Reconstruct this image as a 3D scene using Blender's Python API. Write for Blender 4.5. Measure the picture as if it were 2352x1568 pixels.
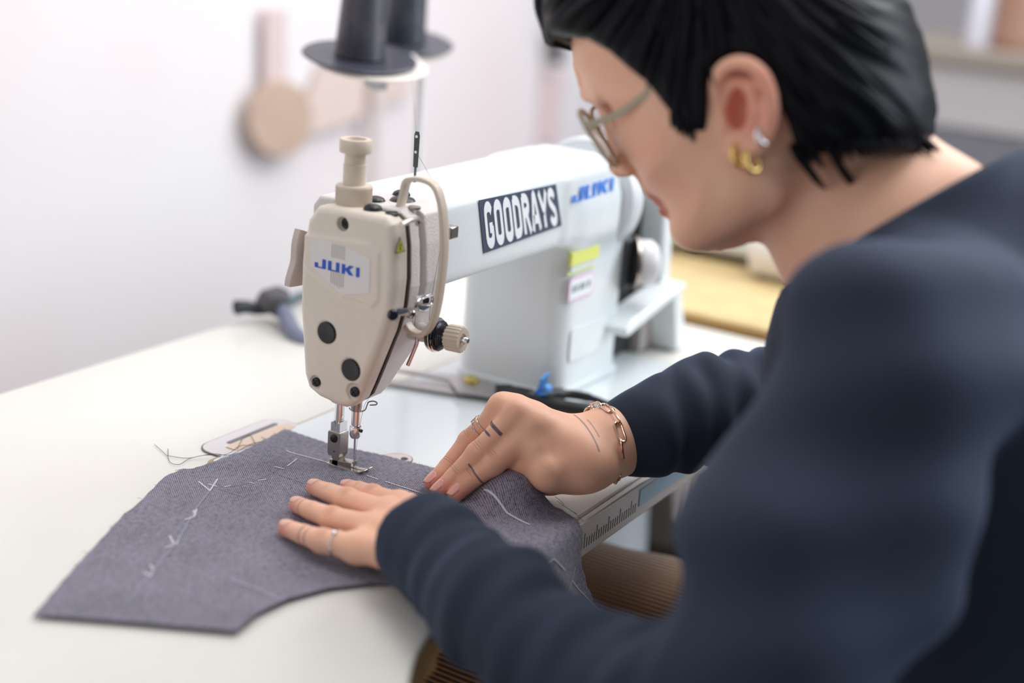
import bpy, bmesh, math, random
import numpy as np
from mathutils import Vector, Matrix
random.seed(7); rng = np.random.default_rng(7)
scene = bpy.context.scene
for o in list(bpy.data.objects): bpy.data.objects.remove(o)

# ------------------------------------------------------------------ camera
# metres; z = 0 is the white table top, the floor is 0.76 below; the needle enters the cloth at the origin
FPX = 50/36*2352
_p, _y, _r = [math.radians(v) for v in (17.3, 30.1, 4.4)]
CF = np.array([math.cos(_p)*math.cos(_y), math.cos(_p)*math.sin(_y), -math.sin(_p)])
_rt = np.array([math.sin(_y), -math.cos(_y), 0.]); _up = np.cross(_rt, CF)
CR = _rt*math.cos(_r)+_up*math.sin(_r); CU = -_rt*math.sin(_r)+_up*math.cos(_r)
def ray(px, py): return CF+CR*((px-1176)/FPX)-CU*((py-784)/FPX)
CAM = -1.15*ray(812, 1086)
def Q(px, py, d): return CAM+d*ray(px, py)
def pl(px, py, ax, v):
    r = ray(px, py); return CAM+r*((v-CAM[ax])/r[ax])
def TZ(px, py, z=0.0): return pl(px, py, 2, z)
cd = bpy.data.cameras.new('camera'); cam = bpy.data.objects.new('camera', cd); scene.collection.objects.link(cam)
cd.sensor_width = 36; cd.lens = 50; cd.clip_start = .02; cd.clip_end = 60
m = Matrix(((CR[0], CU[0], -CF[0], CAM[0]), (CR[1], CU[1], -CF[1], CAM[1]), (CR[2], CU[2], -CF[2], CAM[2]), (0, 0, 0, 1)))
cam.matrix_world = m
cd.dof.use_dof = True; cd.dof.focus_distance = 1.12; cd.dof.aperture_fstop = 1.95
scene.camera = cam

# ------------------------------------------------------------------ light
vs = scene.view_settings
vs.view_transform = 'Standard'; vs.look = 'None'; vs.gamma = 1; vs.use_curve_mapping = False; vs.exposure = 0.0
w = bpy.data.worlds.new('world'); scene.world = w; w.use_nodes = True
w.node_tree.nodes['Background'].inputs[0].default_value = (.93, .96, 1, 1)
w.node_tree.nodes['Background'].inputs[1].default_value = .32
def area(name, loc, target, size, power, col):
    l = bpy.data.lights.new(name, 'AREA'); l.shape = 'RECTANGLE'; l.size, l.size_y = size; l.energy = power; l.color = col
    o = bpy.data.objects.new(name, l); scene.collection.objects.link(o); o.location = loc
    o.rotation_euler = (Vector(target)-Vector(loc)).to_track_quat('-Z', 'Y').to_euler(); return o
area('ceiling_panel_light', (.5, -.5, 1.85), (.4, -.3, 0), (1.6, .8), 24, (1, .99, .97))
area('ceiling_panel_light.001', (2.0, -.9, 1.85), (.9, -.2, 0), (1.6, .8), 34, (.97, .98, 1))
area('added_wall_fill', (1.0, .45, 1.85), (1.0, .9, .2), (2.4, .5), 13, (1, .985, .98))  # extra fill lamp, added to brighten the wall behind the table
area('window_light', (1.3, -2.3, 1.1), (.1, 0, .1), (1.8, 1.2), 46, (.80, .90, 1))
area('added_side_fill', (-2.3, .75, 1.0), (0, .0, .1), (1.6, 1.4), 10, (1, .97, .95))  # added camera-side fill that brightens the machine's face plate

# ------------------------------------------------------------------ helpers
COL = scene.collection
def srgb(r, g, b):
    return tuple(((c/255)/12.92 if c/255 <= .04045 else ((c/255+.055)/1.055)**2.4) for c in (r, g, b))+(1,)
def mat(name, col, rough=.5, metal=0, spec=.5, noise=0, nscale=60, bump=0, bscale=200, sss=0, sheen=0, coat=0, mix=None, trans=0, alpha=1):
    if name in bpy.data.materials: return bpy.data.materials[name]
    M = bpy.data.materials.new(name); M.use_nodes = True; nt = M.node_tree; b = nt.nodes['Principled BSDF']
    b.inputs['Base Color'].default_value = col; b.inputs['Roughness'].default_value = rough; b.inputs['Metallic'].default_value = metal
    b.inputs['Specular IOR Level'].default_value = spec
    tc = nt.nodes.new('ShaderNodeTexCoord')
    if noise:
        n = nt.nodes.new('ShaderNodeTexNoise'); n.inputs['Scale'].default_value = nscale; n.inputs['Detail'].default_value = 4
        nt.links.new(tc.outputs['Object'], n.inputs['Vector'])
        mx = nt.nodes.new('ShaderNodeMix'); mx.data_type = 'RGBA'
        c2 = mix or tuple(c*(1-noise) for c in col[:3])+(1,)
        mx.inputs[6].default_value = col; mx.inputs[7].default_value = c2
        rp = nt.nodes.new('ShaderNodeValToRGB'); rp.color_ramp.elements[0].position = .35; rp.color_ramp.elements[1].position = .68
        nt.links.new(n.outputs[0], rp.inputs[0]); nt.links.new(rp.outputs[0], mx.inputs[0]); nt.links.new(mx.outputs[2], b.inputs['Base Color'])
    if bump:
        n = nt.nodes.new('ShaderNodeTexNoise'); n.inputs['Scale'].default_value = bscale; n.inputs['Detail'].default_value = 3
        nt.links.new(tc.outputs['Object'], n.inputs['Vector'])
        bp = nt.nodes.new('ShaderNodeBump'); bp.inputs['Strength'].default_value = bump; bp.inputs['Distance'].default_value = .001
        nt.links.new(n.outputs[0], bp.inputs['Height']); nt.links.new(bp.outputs[0], b.inputs['Normal'])
    if sss:
        b.inputs['Subsurface Weight'].default_value = sss; b.inputs['Subsurface Radius'].default_value = (1, .35, .2); b.inputs['Subsurface Scale'].default_value = .006
    if sheen:
        b.inputs['Sheen Weight'].default_value = sheen; b.inputs['Sheen Roughness'].default_value = .5
    if coat: b.inputs['Coat Weight'].default_value = coat; b.inputs['Coat Roughness'].default_value = .15
    if trans: b.inputs['Transmission Weight'].default_value = trans; b.inputs['IOR'].default_value = 1.45
    b.inputs['Alpha'].default_value = alpha
    return M
def link(name, me, material, parent=None, smooth=True):
    o = bpy.data.objects.new(name, me); COL.objects.link(o)
    if material and not me.materials: me.materials.append(material)
    if smooth:
        me.polygons.foreach_set('use_smooth', np.ones(len(me.polygons), bool))
    if parent is not None:
        o.parent = parent; o.matrix_parent_inverse = Matrix.Translation(parent.location).inverted() if parent.type == 'EMPTY' else Matrix()
    return o
def tag(o, label=None, cat=None, group=None, kind=None):
    if label: o['label'] = label
    if cat: o['category'] = cat
    if group: o['group'] = group
    if kind: o['kind'] = kind
    return o
def empty(name, loc, label, cat, group=None):
    e = bpy.data.objects.new(name, None); COL.objects.link(e); e.location = loc; e.empty_display_size = .02
    return tag(e, label, cat, group)
def mesh_from(V, F, name='m'):
    me = bpy.data.meshes.new(name); me.from_pydata([tuple(map(float, v)) for v in V], [], [tuple(map(int, f)) for f in F]); me.update(); return me
class MB:
    """collects shapes into one mesh"""
    def __init__(s): s.v = []; s.f = []
    def add(s, V, F):
        k = len(s.v); s.v += [tuple(map(float, v)) for v in V]; s.f += [tuple(i+k for i in f) for f in F]; return s
    def box(s, lo, hi, M=None):
        V = [np.array((x, y, z), float) for x in (lo[0], hi[0]) for y in (lo[1], hi[1]) for z in (lo[2], hi[2])]
        if M is not None: V = [M@v for v in V]
        return s.add(V, [(0, 1, 3, 2), (4, 6, 7, 5), (0, 4, 5, 1), (2, 3, 7, 6), (0, 2, 6, 4), (1, 5, 7, 3)])
    def lathe(s, prof, o=(0, 0, 0), ax=(0, 0, 1), n=32, cap=True, ridge=0, nr=0):
        o = np.array(o, float); ax = np.array(ax, float); ax /= np.linalg.norm(ax)
        a = np.array((1., 0, 0)) if abs(ax[0]) < .8 else np.array((0, 1., 0)); u = np.cross(ax, a); u /= np.linalg.norm(u); v = np.cross(ax, u)
        V = []; F = []
        for r, h in prof:
            for i in range(n):
                t = 2*math.pi*i/n; rr = r*(1+ridge*math.copysign(1, math.sin(nr*t))) if nr else r
                V.append(o+ax*h+(u*math.cos(t)+v*math.sin(t))*rr)
        for j in range(len(prof)-1):
            for i in range(n):
                F.append((j*n+i, j*n+(i+1) % n, (j+1)*n+(i+1) % n, (j+1)*n+i))
        if cap: F.append(tuple(range(n))[::-1]); F.append(tuple((len(prof)-1)*n+i for i in range(n)))
        return s.add(V, F)
    def tube(s, pts, r, n=10, flat=None, up=(0, 0, 1), closed=False):
        """sweep; r number or list; flat=(w,h) sweeps a rounded rectangle"""
        P = [np.array(p, float) for p in pts]; N = len(P); V = []; F = []
        rs = r if hasattr(r, '__len__') else [r]*N
        pu = np.array(up, float)
        for i in range(N):
            if closed: t = P[(i+1) % N]-P[i-1]
            else: t = P[min(i+1, N-1)]-P[max(i-1, 0)]
            t /= (np.linalg.norm(t)+1e-12)
            u = pu-t*np.dot(pu, t)
            if np.linalg.norm(u) < 1e-3: u = np.cross(t, (1, .3, .2))
            u /= np.linalg.norm(u); v = np.cross(t, u)
            if flat is None: pu = u
            for k in range(n):
                a = 2*math.pi*k/n
                if flat is None: V.append(P[i]+(u*math.cos(a)+v*math.sin(a))*rs[i])
                else:
                    c, q = math.cos(a), math.sin(a); e = .35
                    V.append(P[i]+u*flat[0]/2*math.copysign(abs(c)**e, c)+v*flat[1]/2*math.copysign(abs(q)**e, q))
        M_ = N if closed else N-1
        for i in range(M_):
            j = (i+1) % N
            for k in range(n): F.append((i*n+k, i*n+(k+1) % n, j*n+(k+1) % n, j*n+k))
        if not closed: F.append(tuple(range(n))[::-1]); F.append(tuple((N-1)*n+k for k in range(n)))
        return s.add(V, F)
    def prism(s, poly, a, b, f=lambda p, h: (p[0], p[1], h)):
        n = len(poly); V = [f(p, a) for p in poly]+[f(p, b) for p in poly]
        F = [tuple(range(n))[::-1], tuple(range(n, 2*n))]+[(i, (i+1) % n, n+(i+1) % n, n+i) for i in range(n)]
        return s.add(V, F)
    def build(s, name, material, parent=None, smooth=True, bevel=0, seg=2):
        me = mesh_from(s.v, s.f, name)
        bm = bmesh.new(); bm.from_mesh(me); bmesh.ops.recalc_face_normals(bm, faces=bm.faces)
        bm.to_mesh(me); bm.free()
        o = link(name, me, material, parent, smooth)
        if bevel:
            md = o.modifiers.new('bevel', 'BEVEL'); md.width = bevel; md.segments = seg; md.limit_method = 'ANGLE'; md.angle_limit = math.radians(40)
        if smooth:
            me.set_sharp_from_angle(angle=math.radians(38))
        return o
def spline(pts, n=8, closed=False):
    P = [np.array(p, float) for p in pts]; N = len(P); out = []
    for i in range(N if closed else N-1):
        if closed: a, b, c, d = P[i-1], P[i], P[(i+1) % N], P[(i+2) % N]
        else: a, b, c, d = P[max(i-1, 0)], P[i], P[i+1], P[min(i+2, N-1)]
        for k in range(n):
            t = k/n; out.append(.5*((2*b)+(c-a)*t+(2*a-5*b+4*c-d)*t*t+(-a+3*b-3*c+d)*t**3))
    if not closed: out.append(P[-1])
    return out

# ---- signed-distance modelling: union of primitives -> one continuous quad mesh (sparse surface nets)
def cone(a, b, ra, rb):
    a = np.array(a, float); b = np.array(b, float); ba = b-a; L2 = ba@ba+1e-12
    def f(p):
        h = np.clip(((p-a)@ba)/L2, 0, 1); return np.linalg.norm(p-a-h[:, None]*ba, axis=1)-(ra+(rb-ra)*h)
    return f
def ell(c, r, R=None):
    c = np.array(c, float); r = np.array(r, float)
    def f(p):
        q = p-c
        if R is not None: q = q@R
        k0 = np.linalg.norm(q/r, axis=1); k1 = np.linalg.norm(q/(r*r), axis=1)+1e-9; return k0*(k0-1)/k1
    return f
def rbox(c, h, r, R=None):
    c = np.array(c, float); h = np.array(h, float)-r
    def f(p):
        q = p-c
        if R is not None: q = q@R
        q = np.abs(q)-h; return np.linalg.norm(np.maximum(q, 0), axis=1)+np.minimum(q.max(1), 0)-r
    return f
def poly2d(P):
    P = np.array(P, float); Pn = np.roll(P, -1, 0)
    def f(q):
        d = np.full(len(q), 1e9); ins = np.zeros(len(q), bool)
        for a, b in zip(P, Pn):
            e = b-a; w_ = q-a; h = np.clip((w_@e)/(e@e+1e-14), 0, 1); d = np.minimum(d, ((w_-h[:, None]*e)**2).sum(1))
            c1 = (q[:, 1] >= a[1]) != (q[:, 1] >= b[1])
            with np.errstate(divide='ignore', invalid='ignore'):
                xi = a[0]+(q[:, 1]-a[1])*e[0]/e[1]
            ins ^= c1 & (q[:, 0] < xi)
        d = np.sqrt(d); return np.where(ins, -d, d)
    return f
def extrude(P, i, j, k, lo, hi, r):
    """polygon P in axes (i,j), extruded lo..hi along axis k, edges rounded r"""
    g = poly2d(P); c = (lo+hi)/2; h = (hi-lo)/2
    def f(p):
        d2 = g(p[:, [i, j]])+r; dz = np.abs(p[:, k]-c)-h+r
        return np.sqrt(np.maximum(d2, 0)**2+np.maximum(dz, 0)**2)+np.minimum(np.maximum(d2, dz), 0)-r
    return f
def smin(a, b, k):
    if k <= 0: return np.minimum(a, b)
    h = np.maximum(k-np.abs(a-b), 0)/k; return np.minimum(a, b)-h*h*k*.25
def smax(a, b, k): return -smin(-a, -b, k)
def field(prims, subs=(), post=None):
    """prims [(f,k)], subs [(f,k)] carved out; returns block-wise evaluator with culling"""
    def ev(p, c, rad):
        c = c[None]
        v = np.array([f(c)[0] for f, k in prims]); lo = v.min()
        d = None
        for (f, k), vv in zip(prims, v):
            if vv-rad > lo+rad+2*k+.004: continue
            e = f(p); d = e if d is None else smin(d, e, k)
        for f, k in subs:
            if f(c)[0] < rad*1.2+k: d = smax(d, -f(p), k)
        if post: d = post(p, d)
        return d
    def quick(c): 
        v = min(f(c[None])[0] for f, k in prims); return v
    return ev, quick
def surf(fld, lo, hi, h, B=20, slack=.012):
    ev, quick = fld; lo = np.array(lo, float); hi = np.array(hi, float)
    nb = np.ceil((hi-lo)/(h*B)).astype(int); bs = h*B; rad = bs*.87+h
    big = nb*B+2
    g = np.arange(B+1); G = np.stack(np.meshgrid(g, g, g, indexing='ij'), -1).reshape(-1, 3)
    keys = []; verts = []; quads = []
    co = np.array([(a, b, c) for a in (0, 1) for b in (0, 1) for c in (0, 1)])
    eds = [(a, b) for a in range(8) for b in range(a+1, 8) if np.abs(co[a]-co[b]).sum() == 1]
    def key(I): return (I[:, 0]*big[1]+I[:, 1])*big[2]+I[:, 2]
    for bi in range(nb[0]):
        for bj in range(nb[1]):
            for bk in range(nb[2]):
                b0 = np.array((bi, bj, bk))*B; c = lo+(b0+B/2)*h
                if abs(quick(c)) > rad+slack and quick(c) > 0: continue
                if quick(c) < -(rad+slack) : continue
                d = ev(lo+(G+b0)*h, c, rad).reshape(B+1, B+1, B+1)
                if d.min() > 0 or d.max() < 0: continue
                cs = np.stack([d[x:x+B, y:y+B, z:z+B] for x, y, z in co], -1)
                act = (cs.min(-1) < 0) & (cs.max(-1) >= 0)
                I = np.argwhere(act)
                if len(I) == 0: continue
                q = cs[act]; acc = np.zeros((len(I), 3)); cnt = np.zeros(len(I))
                for a, b in eds:
                    va, vb = q[:, a], q[:, b]; cr = (va < 0) != (vb < 0); t = np.where(cr, va/np.where(cr, va-vb, 1), 0)
                    acc += np.where(cr[:, None], co[a]+(co[b]-co[a])*t[:, None], 0); cnt += cr
                verts.append(lo+(I+b0+acc/cnt[:, None])*h); keys.append(key(I+b0))
                for ax in range(3):
                    sl = [slice(0, B)]*3; s2 = list(sl); s2[ax] = slice(1, B+1)
                    a = d[tuple(sl)] < 0; b = d[tuple(s2)] < 0
                    for flip, M_ in ((0, a & ~b), (1, ~a & b)):
                        J = np.argwhere(M_)+b0
                        if len(J) == 0: continue
                        u, v = [(1, 2), (2, 0), (0, 1)][ax]; eu = np.eye(3, dtype=int)[u]; evv = np.eye(3, dtype=int)[v]
                        qd = np.stack([key(J-eu-evv), key(J-evv), key(J), key(J-eu)], 1)
                        if (J.min(0) < 1).any(): qd = qd[(J.min(1) >= 1)]
                        quads.append(qd[:, ::-1] if flip else qd)
    K = np.concatenate(keys); V = np.concatenate(verts); Fq = np.concatenate(quads)
    o = np.argsort(K); K = K[o]; V = V[o]
    idx = np.searchsorted(K, Fq); idx = np.clip(idx, 0, len(K)-1); ok = (K[idx] == Fq).all(1); Fq = idx[ok]
    return V, Fq
def npmesh(parts, name):
    V = []; F = []; k = 0
    for v, f in parts: V.append(v); F.append(f+k); k += len(v)
    V = np.concatenate(V); F = np.concatenate(F)
    me = bpy.data.meshes.new(name); me.vertices.add(len(V)); me.vertices.foreach_set('co', V.astype(np.float32).ravel())
    me.loops.add(len(F)*4); me.loops.foreach_set('vertex_index', F.astype(np.int32).ravel())
    me.polygons.add(len(F)); me.polygons.foreach_set('loop_start', np.arange(0, len(F)*4, 4, dtype=np.int32))
    try: me.polygons.foreach_set('loop_total', np.full(len(F), 4, dtype=np.int32))
    except Exception: pass
    me.update(calc_edges=True); me.validate(); return me

# ------------------------------------------------------------------ materials
white_enamel = mat('white_enamel', srgb(224, 230, 232), .35, bump=.12, bscale=900, coat=.2)
cream = mat('cream_enamel', srgb(230, 219, 206), .42, bump=.25, bscale=700, noise=.05, nscale=40)
grey_enamel = mat('textured_grey_enamel', srgb(214, 208, 206), .4, bump=.5, bscale=620)
chrome = mat('chrome', (.78, .77, .77, 1), .12, 1, bump=.02, bscale=300)
steel = mat('brushed_steel', (.42, .38, .35, 1), .3, 1, bump=.1, bscale=500)
dark_metal = mat('dark_metal', (.05, .05, .06, 1), .25, .9)
black_rubber = mat('black_rubber', srgb(26, 26, 30), .35, bump=.1)
ivory = mat('ivory_plastic', srgb(214, 200, 184), .4, bump=.05)
laminate = mat('white_laminate', srgb(222, 220, 214), .32, noise=.03, nscale=14, bump=.03)
woodmat = mat('pale_wood', srgb(214, 190, 140), .45, noise=.18, nscale=22)
edge_wood = mat('edge_wood', srgb(176, 140, 92), .5, noise=.3, nscale=60)
black = mat('black_plastic', srgb(20, 20, 22), .35)
gold = mat('gold', (.9, .62, .22, 1), .18, 1)
rose = mat('rose_gold', (.80, .58, .44, 1), .16, 1)
silver = mat('silver', (.85, .82, .82, 1), .15, 1)
ink_blue = mat('blue_print', srgb(20, 84, 200), .4)
thread_m = mat('black_thread', srgb(48, 44, 52), .7)

# ------------------------------------------------------------------ the room
def plane_box(name, lo, hi, mt, **k):
    o = MB().box(lo, hi).build(name, mt, smooth=False); return tag(o, kind='structure', **k)
wallm = mat('wall_paint', srgb(240, 236, 238), .8, noise=.04, nscale=1.2, mix=srgb(240, 226, 225))
plane_box('wall_left', (-2.6, 1.10, -.76), (6, 1.2, 1.9), wallm)
plane_box('wall_back', (4.4, -3.4, -.76), (4.5, 1.1, 1.9), mat('far_wall_paint', srgb(206, 202, 206), .8, noise=.06, nscale=.8))
plane_box('floor', (-2.6, -3.4, -.86), (6, 1.2, -.76), mat('floor_vinyl', srgb(170, 168, 168), .45, noise=.1, nscale=5))

# ------------------------------------------------------------------ table
wing = [tuple(TZ(*q)[:2]) for q in ((1008, 1434), (985, 1458), (962, 1494), (948, 1530), (938, 1568))]
TOPP = [(.60, .345), (-1.25, .345), (-1.25, -.36), (-.42, -.36), (-.30, -.335)]+wing[::-1]+[(-.150, -.1850), (-.13, -.1836), (.60, -.1836)]
tb = empty('sewing_table', (.1, .08, -.03), 'white laminate sewing table with wood coloured edge under the fabric and machine', 'table')
b = MB().prism(TOPP, -.004, 0)
b.build('tabletop', laminate, tb, smooth=False, bevel=.002)
b = MB().prism([(x, y-(.0001 if y < 0 else 0)) for x, y in TOPP], -.034, -.0042); b.build('table_edge', edge_wood, tb, smooth=False, bevel=.003)
# measuring strip fixed to the front edge
MS = MB().box((-.02, -.1905, -.0315), (.60, -.1838, -.001)).build('edge_strip', mat('satin_aluminium', srgb(212, 206, 202), .35, .15, bump=.05), tb, bevel=.0015); MS['label'] = 'pale metal edge strip with ruler marks'
tk = MB(); 
for i in range(38):
    x = -.015+i*.004; L = .013 if i % 5 == 0 else .008
    tk.box((x-.0003, -.1908, -.024), (x+.0003, -.1904, -.024+L))
tk.build('ruler_marks', mat('ruler_ink', srgb(60, 56, 54), .6), MS, smooth=False)
for x in (-1.0, .5): MB().box((x-.03, .22, -.76), (x+.03, .27, -.034)).build('leg', mat('grey_frame', srgb(120, 122, 126), .5), tb, smooth=False, bevel=.003)

MB().box((.139, -.1913, -.021), (.42, -.1906, -.006)).build('blue_reflection', mat('blue_reflection', srgb(156, 194, 214), .3), MS, smooth=False)  # blue reflection on the edge, put in as a coloured strip
# slotted thread plate let into the table top
sp = empty('slotted_plate', (0, .108, 0), 'pale grey slotted plastic plate let into the white table beside the fabric', 'plate')
def rr(x0, x1, y0, y1, r, n=6):
    out = []
    for cx, cy, a0 in ((x1-r, y1-r, 0), (x0+r, y1-r, 90), (x0+r, y0+r, 180), (x1-r, y0+r, 270)):
        for k in range(n+1):
            a = math.radians(a0+90*k/n); out.append((cx+r*math.cos(a), cy+r*math.sin(a)))
    return out
MB().prism(rr(-.047, .052, .0865, .130, .016), .0001, .0011).build('rim', mat('plate_gap', srgb(110, 104, 104), .6), sp, smooth=False)
MB().prism(rr(-.046, .051, .0875, .129, .0155), .0002, .0016).build('plate', mat('plate_grey', srgb(214, 208, 210), .4), sp, smooth=False, bevel=.0004)
MB().prism(rr(-.022, .040, .112, .117, .002), .0016, .0019).build('slot', mat('slot_dark', srgb(120, 114, 116), .6), sp, smooth=False)
MB().prism(rr(-.03, .044, .096, .1095, .002), .0016, .0026).build('insert', mat('insert_tan', srgb(222, 198, 176), .5), sp, smooth=False)
MB().prism(rr(-.03, .046, .109, .1108, .0008), .0016, .0022).build('lip', mat('slot_lip', srgb(238, 226, 226), .4), sp, smooth=False)

# far tables and things beyond
ft = empty('wooden_bench', (.76, .0, -.03), 'pale wooden workbench standing beyond the right end of the white table', 'table')
MB().box((.612, -.34, -.03), (1.35, .345, .012)).build('bench_top', woodmat, ft, bevel=.003)
MB().box((.608, -.34, -.03), (.6118, .345, .008)).build('edge_band', mat('edge_band_brown', srgb(168, 132, 74), .5), ft, smooth=False)
for x, y in ((.66, -.32), (1.27, -.32), (.66, .28), (1.27, .28)): MB().box((x, y, -.76), (x+.06, y+.06, -.03)).build('leg', edge_wood, ft, smooth=False)
wb = empty('white_machine', (1.0, .1, .012), 'white box shaped machine standing on the pale wooden bench', 'machine')
MB().box((.862, -.005, .022), (1.16, .20, .105)).build('housing', white_enamel, wb, bevel=.012)
MB().box((.868, .006, .012), (1.14, .10, .0225)).build('base', mat('housing_shadow_brown', srgb(60, 44, 20), .6), wb, smooth=False)  # dark block standing in for the shadow under the housing
MB().box((.858, .105, .04), (.8625, .17, .08)).build('panel', mat('panel_grey', srgb(220, 216, 220), .5), wb, smooth=False)
pr_ = MB(); pr_.lathe([(.0, -.0), (.034, .0), (.036, .004), (.036, .28), (.034, .284), (.0, .284)], (.84, -.29, .048), (0, 1, 0), 40, cap=False)
o = pr_.build('paper_roll', mat('white_paper', srgb(236, 232, 232), .7, bump=.1)); tag(o, 'thick white roll lying on the wooden bench under the chin', 'roll')

# ------------------------------------------------------------------ sewing machine
sm = empty('sewing_machine', (.2, 0, .0), 'white and cream industrial sewing machine with blue logo and maker badge', 'sewing machine')
# bed
bed = MB().prism(rr(-.06, .44, -.078, .099, .006), .0002, .0022).build('bed', mat('glossy_bed', srgb(216, 222, 226), .12, coat=.3), sm, bevel=.0006)
MB().prism(rr(-.0635, .4435, -.0815, .1025, .007), .0001, .0008).build('bed_gasket', mat('gasket', srgb(170, 154, 112), .6), sm, smooth=False)
# arm + pillar + base
arm_prims = [(rbox((.165, .0, .190), (.150, .044, .0365), .011), 0),
             (rbox((.288, .0, .190), (.057, .046, .038), .014), .006),
             (rbox((.322, .0175, .095), (.064, .0585, .108), .020), .022)]
V, Fq = surf(field(arm_prims, post=None), (-.01, -.07, .0005), (.44, .10, .25), .0022)
arm = link('arm', npmesh([(V, Fq)], 'arm'), white_enamel, sm)
MB().prism(rr(.255, .392, -.043, .078, .02), .002, .010).build('pillar_foot', white_enamel, sm, bevel=.002)
# head casting (textured), tapered toward the needle
headpoly = [(.036, .218), (.030, .226), (-.044, .2275), (-.052, .222), (-.0555, .20), (-.0575, .17), (-.053, .148), (-.040, .118), (-.012, .072), (-.004, .062), (.010, .062), (.026, .070), (.033, .10), (.037, .15)]
V, Fq = surf(field([(extrude(headpoly, 1, 2, 0, -.0195, .030, .004), 0)], subs=[(rbox((.0, -.058, .196), (.0035, .012, .036), .001), .001)]), (-.03, -.07, .055), (.04, .05, .235), .0014)
casting = link('head_casting', npmesh([(V, Fq)], 'casting'), grey_enamel, sm)
# face plate
fp = [(.014, .2235), (.004, .2255), (-.048, .2265), (-.0555, .2215), (-.0585, .205), (-.0600, .180), (-.0585, .158), (-.0535, .138), (-.036, .092), (-.031, .080), (-.024, .0735), (-.014, .0718), (.006, .0745), (.017, .0795), (.0215, .090), (.0275, .144), (.0275, .180), (.0225, .212)]
badge_raise = [(.0225, .2005), (-.036, .2045), (-.046, .199), (-.0475, .164), (-.042, .158), (-.03, .1605), (-.014, .160), (.018, .1735), (.023, .178)]
XF = -.0425
def cyl(c, r, h):      # x-axis cylinder for carving
    c = np.array(c, float)
    def f(p): return np.maximum(np.linalg.norm(p[:, 1:]-c[1:], axis=1)-r, np.abs(p[:, 0]-c[0])-h)
    return f
subs = [(cyl((XF, -.0115, .2145), .0052, .0045), .0012), (cyl((XF, .0085, .0865), .0050, .002), .001), (cyl((XF, -.0285, .0875), .0068, .0022), .0015), (cyl((XF, -.0005, .1285), .0093, .0010), .0008), (cyl((XF, -.0245, .1045), .0093, .0010), .0008)]
plate_f = field([(extrude(fp, 1, 2, 0, XF, -.0215, .0065), 0), (extrude(badge_raise, 1, 2, 0, XF-.0014, XF+.006, .001), .003)], subs=subs)
V, Fq = surf(plate_f, (-.05, -.068, .066), (-.015, .036, .232), .0011)
face = link('face_plate', npmesh([(V, Fq)], 'face_plate'), cream, sm)
gapc = (-.018, .150)
MB().prism([(gapc[0]+(y-gapc[0])*.975, gapc[1]+(z-gapc[1])*.985) for y, z in fp], -.0218, -.0190, lambda p, h: (h, p[0], p[1])).build('head_gap_shade', mat('gap_shade_dark', srgb(70, 58, 54), .6), sm, smooth=False)  # dark sheet put in for the shade in the gap behind the face plate
bp = [(.0150, .1985), (.006, .2000), (-.010, .2000), (-.026, .1975), (-.0395, .1935), (-.0400, .1680), (-.0145, .1620), (.0150, .1785)]
def yx(x): return lambda p, h: (x-h, p[0], p[1])
bd = MB().prism(bp, 0, .0007, yx(XF-.0013)).build('badge', mat('badge_white', srgb(228, 224, 224), .35), face, smooth=False)
st = MB()
for k in range(7):
    y = -.0045-k*.0019
    for z0, z1 in ((.1885, .1990), (.1665+abs(k-4)*.0006, .1790)): st.prism([(y+.00025, z0), (y-.00025, z0), (y-.00025, z1), (y+.00025, z1)], 0, .0002, yx(XF-.002))
st.build('pinstripes', mat('stripe_grey', srgb(172, 164, 168), .5), bd, smooth=False)
# letters: polygons in unit boxes (x right, y up)
def stroke(pts, w_, r=0):
    """thick polyline -> quads"""
    out = []
    for a, c in zip(pts[:-1], pts[1:]):
        a = np.array(a, float); c = np.array(c, float); d = c-a; L = np.linalg.norm(d); d /= L; n = np.array((-d[1], d[0]))*w_/2; e = d*w_/2*r
        out.append([a-n-e, c-n+e, c+n+e, a+n-e])
    return out
JUKI = [  # wide block letters, height 1
    [[(0, 0), (0, .52), (.42, .52), (.42, .13), (.98, .13), (.98, 1), (1.42, 1), (1.42, 0)]],
    [[(1.72, 0), (1.72, 1), (2.14, 1), (2.14, .13), (2.74, .13), (2.74, 1), (3.16, 1), (3.16, 0)]],
    [[(3.48, 0), (3.48, 1), (3.9, 1), (3.9, .56), (4.45, 1), (5.0, 1), (4.42, .56), (4.95, 0), (4.40, 0), (3.98, .43), (3.9, .40), (3.9, 0)]],
    [[(5.3, 0), (5.3, 1), (5.72, 1), (5.72, 0)]]]
def letters(mb, groups, f, th):
    for g in groups:
        for poly in g: mb.prism(poly, 0, th, f)
lg = MB(); s_ = .0073
def fj(p, h): return (XF-.0022-h, .0112-p[0]*s_, .1782+p[1]*.0072)
letters(lg, JUKI, fj, .0002); lg.build('logo', ink_blue, bd, smooth=False)
# yellow warning triangle on the rim
wt = MB(); tri = [(-.0612, .1985), (-.0612, .1865)]
def rimp(px, py, x=-.030): return pl(px, py, 0, x)
A_, B_, C_ = pl(917, 543, 1, -.0605), pl(906, 582, 1, -.0602), pl(930, 577, 1, -.0608)
cen = (A_+B_+C_)/3; nrm = np.array((0, -1, 0))
def tri3(mb, s, off, th):
    V = [cen+(q-cen)*s+nrm*off for q in (A_, B_, C_)]; V += [q+nrm*th for q in V]; mb.add(V, [(0, 1, 2), (3, 5, 4), (0, 3, 4, 1), (1, 4, 5, 2), (2, 5, 3, 0)])
wl = MB(); tri3(wl, 1, .0002, .0003); wl = wl.build('warning_label', mat('label_black', srgb(50, 54, 30), .5), face, smooth=False); wl['label'] = 'small yellow warning triangle'
w2 = MB(); tri3(w2, .82, .0005, .0002); w2.build('triangle', mat('warning_yellow', srgb(196, 200, 80), .5), wl, smooth=False)
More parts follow.
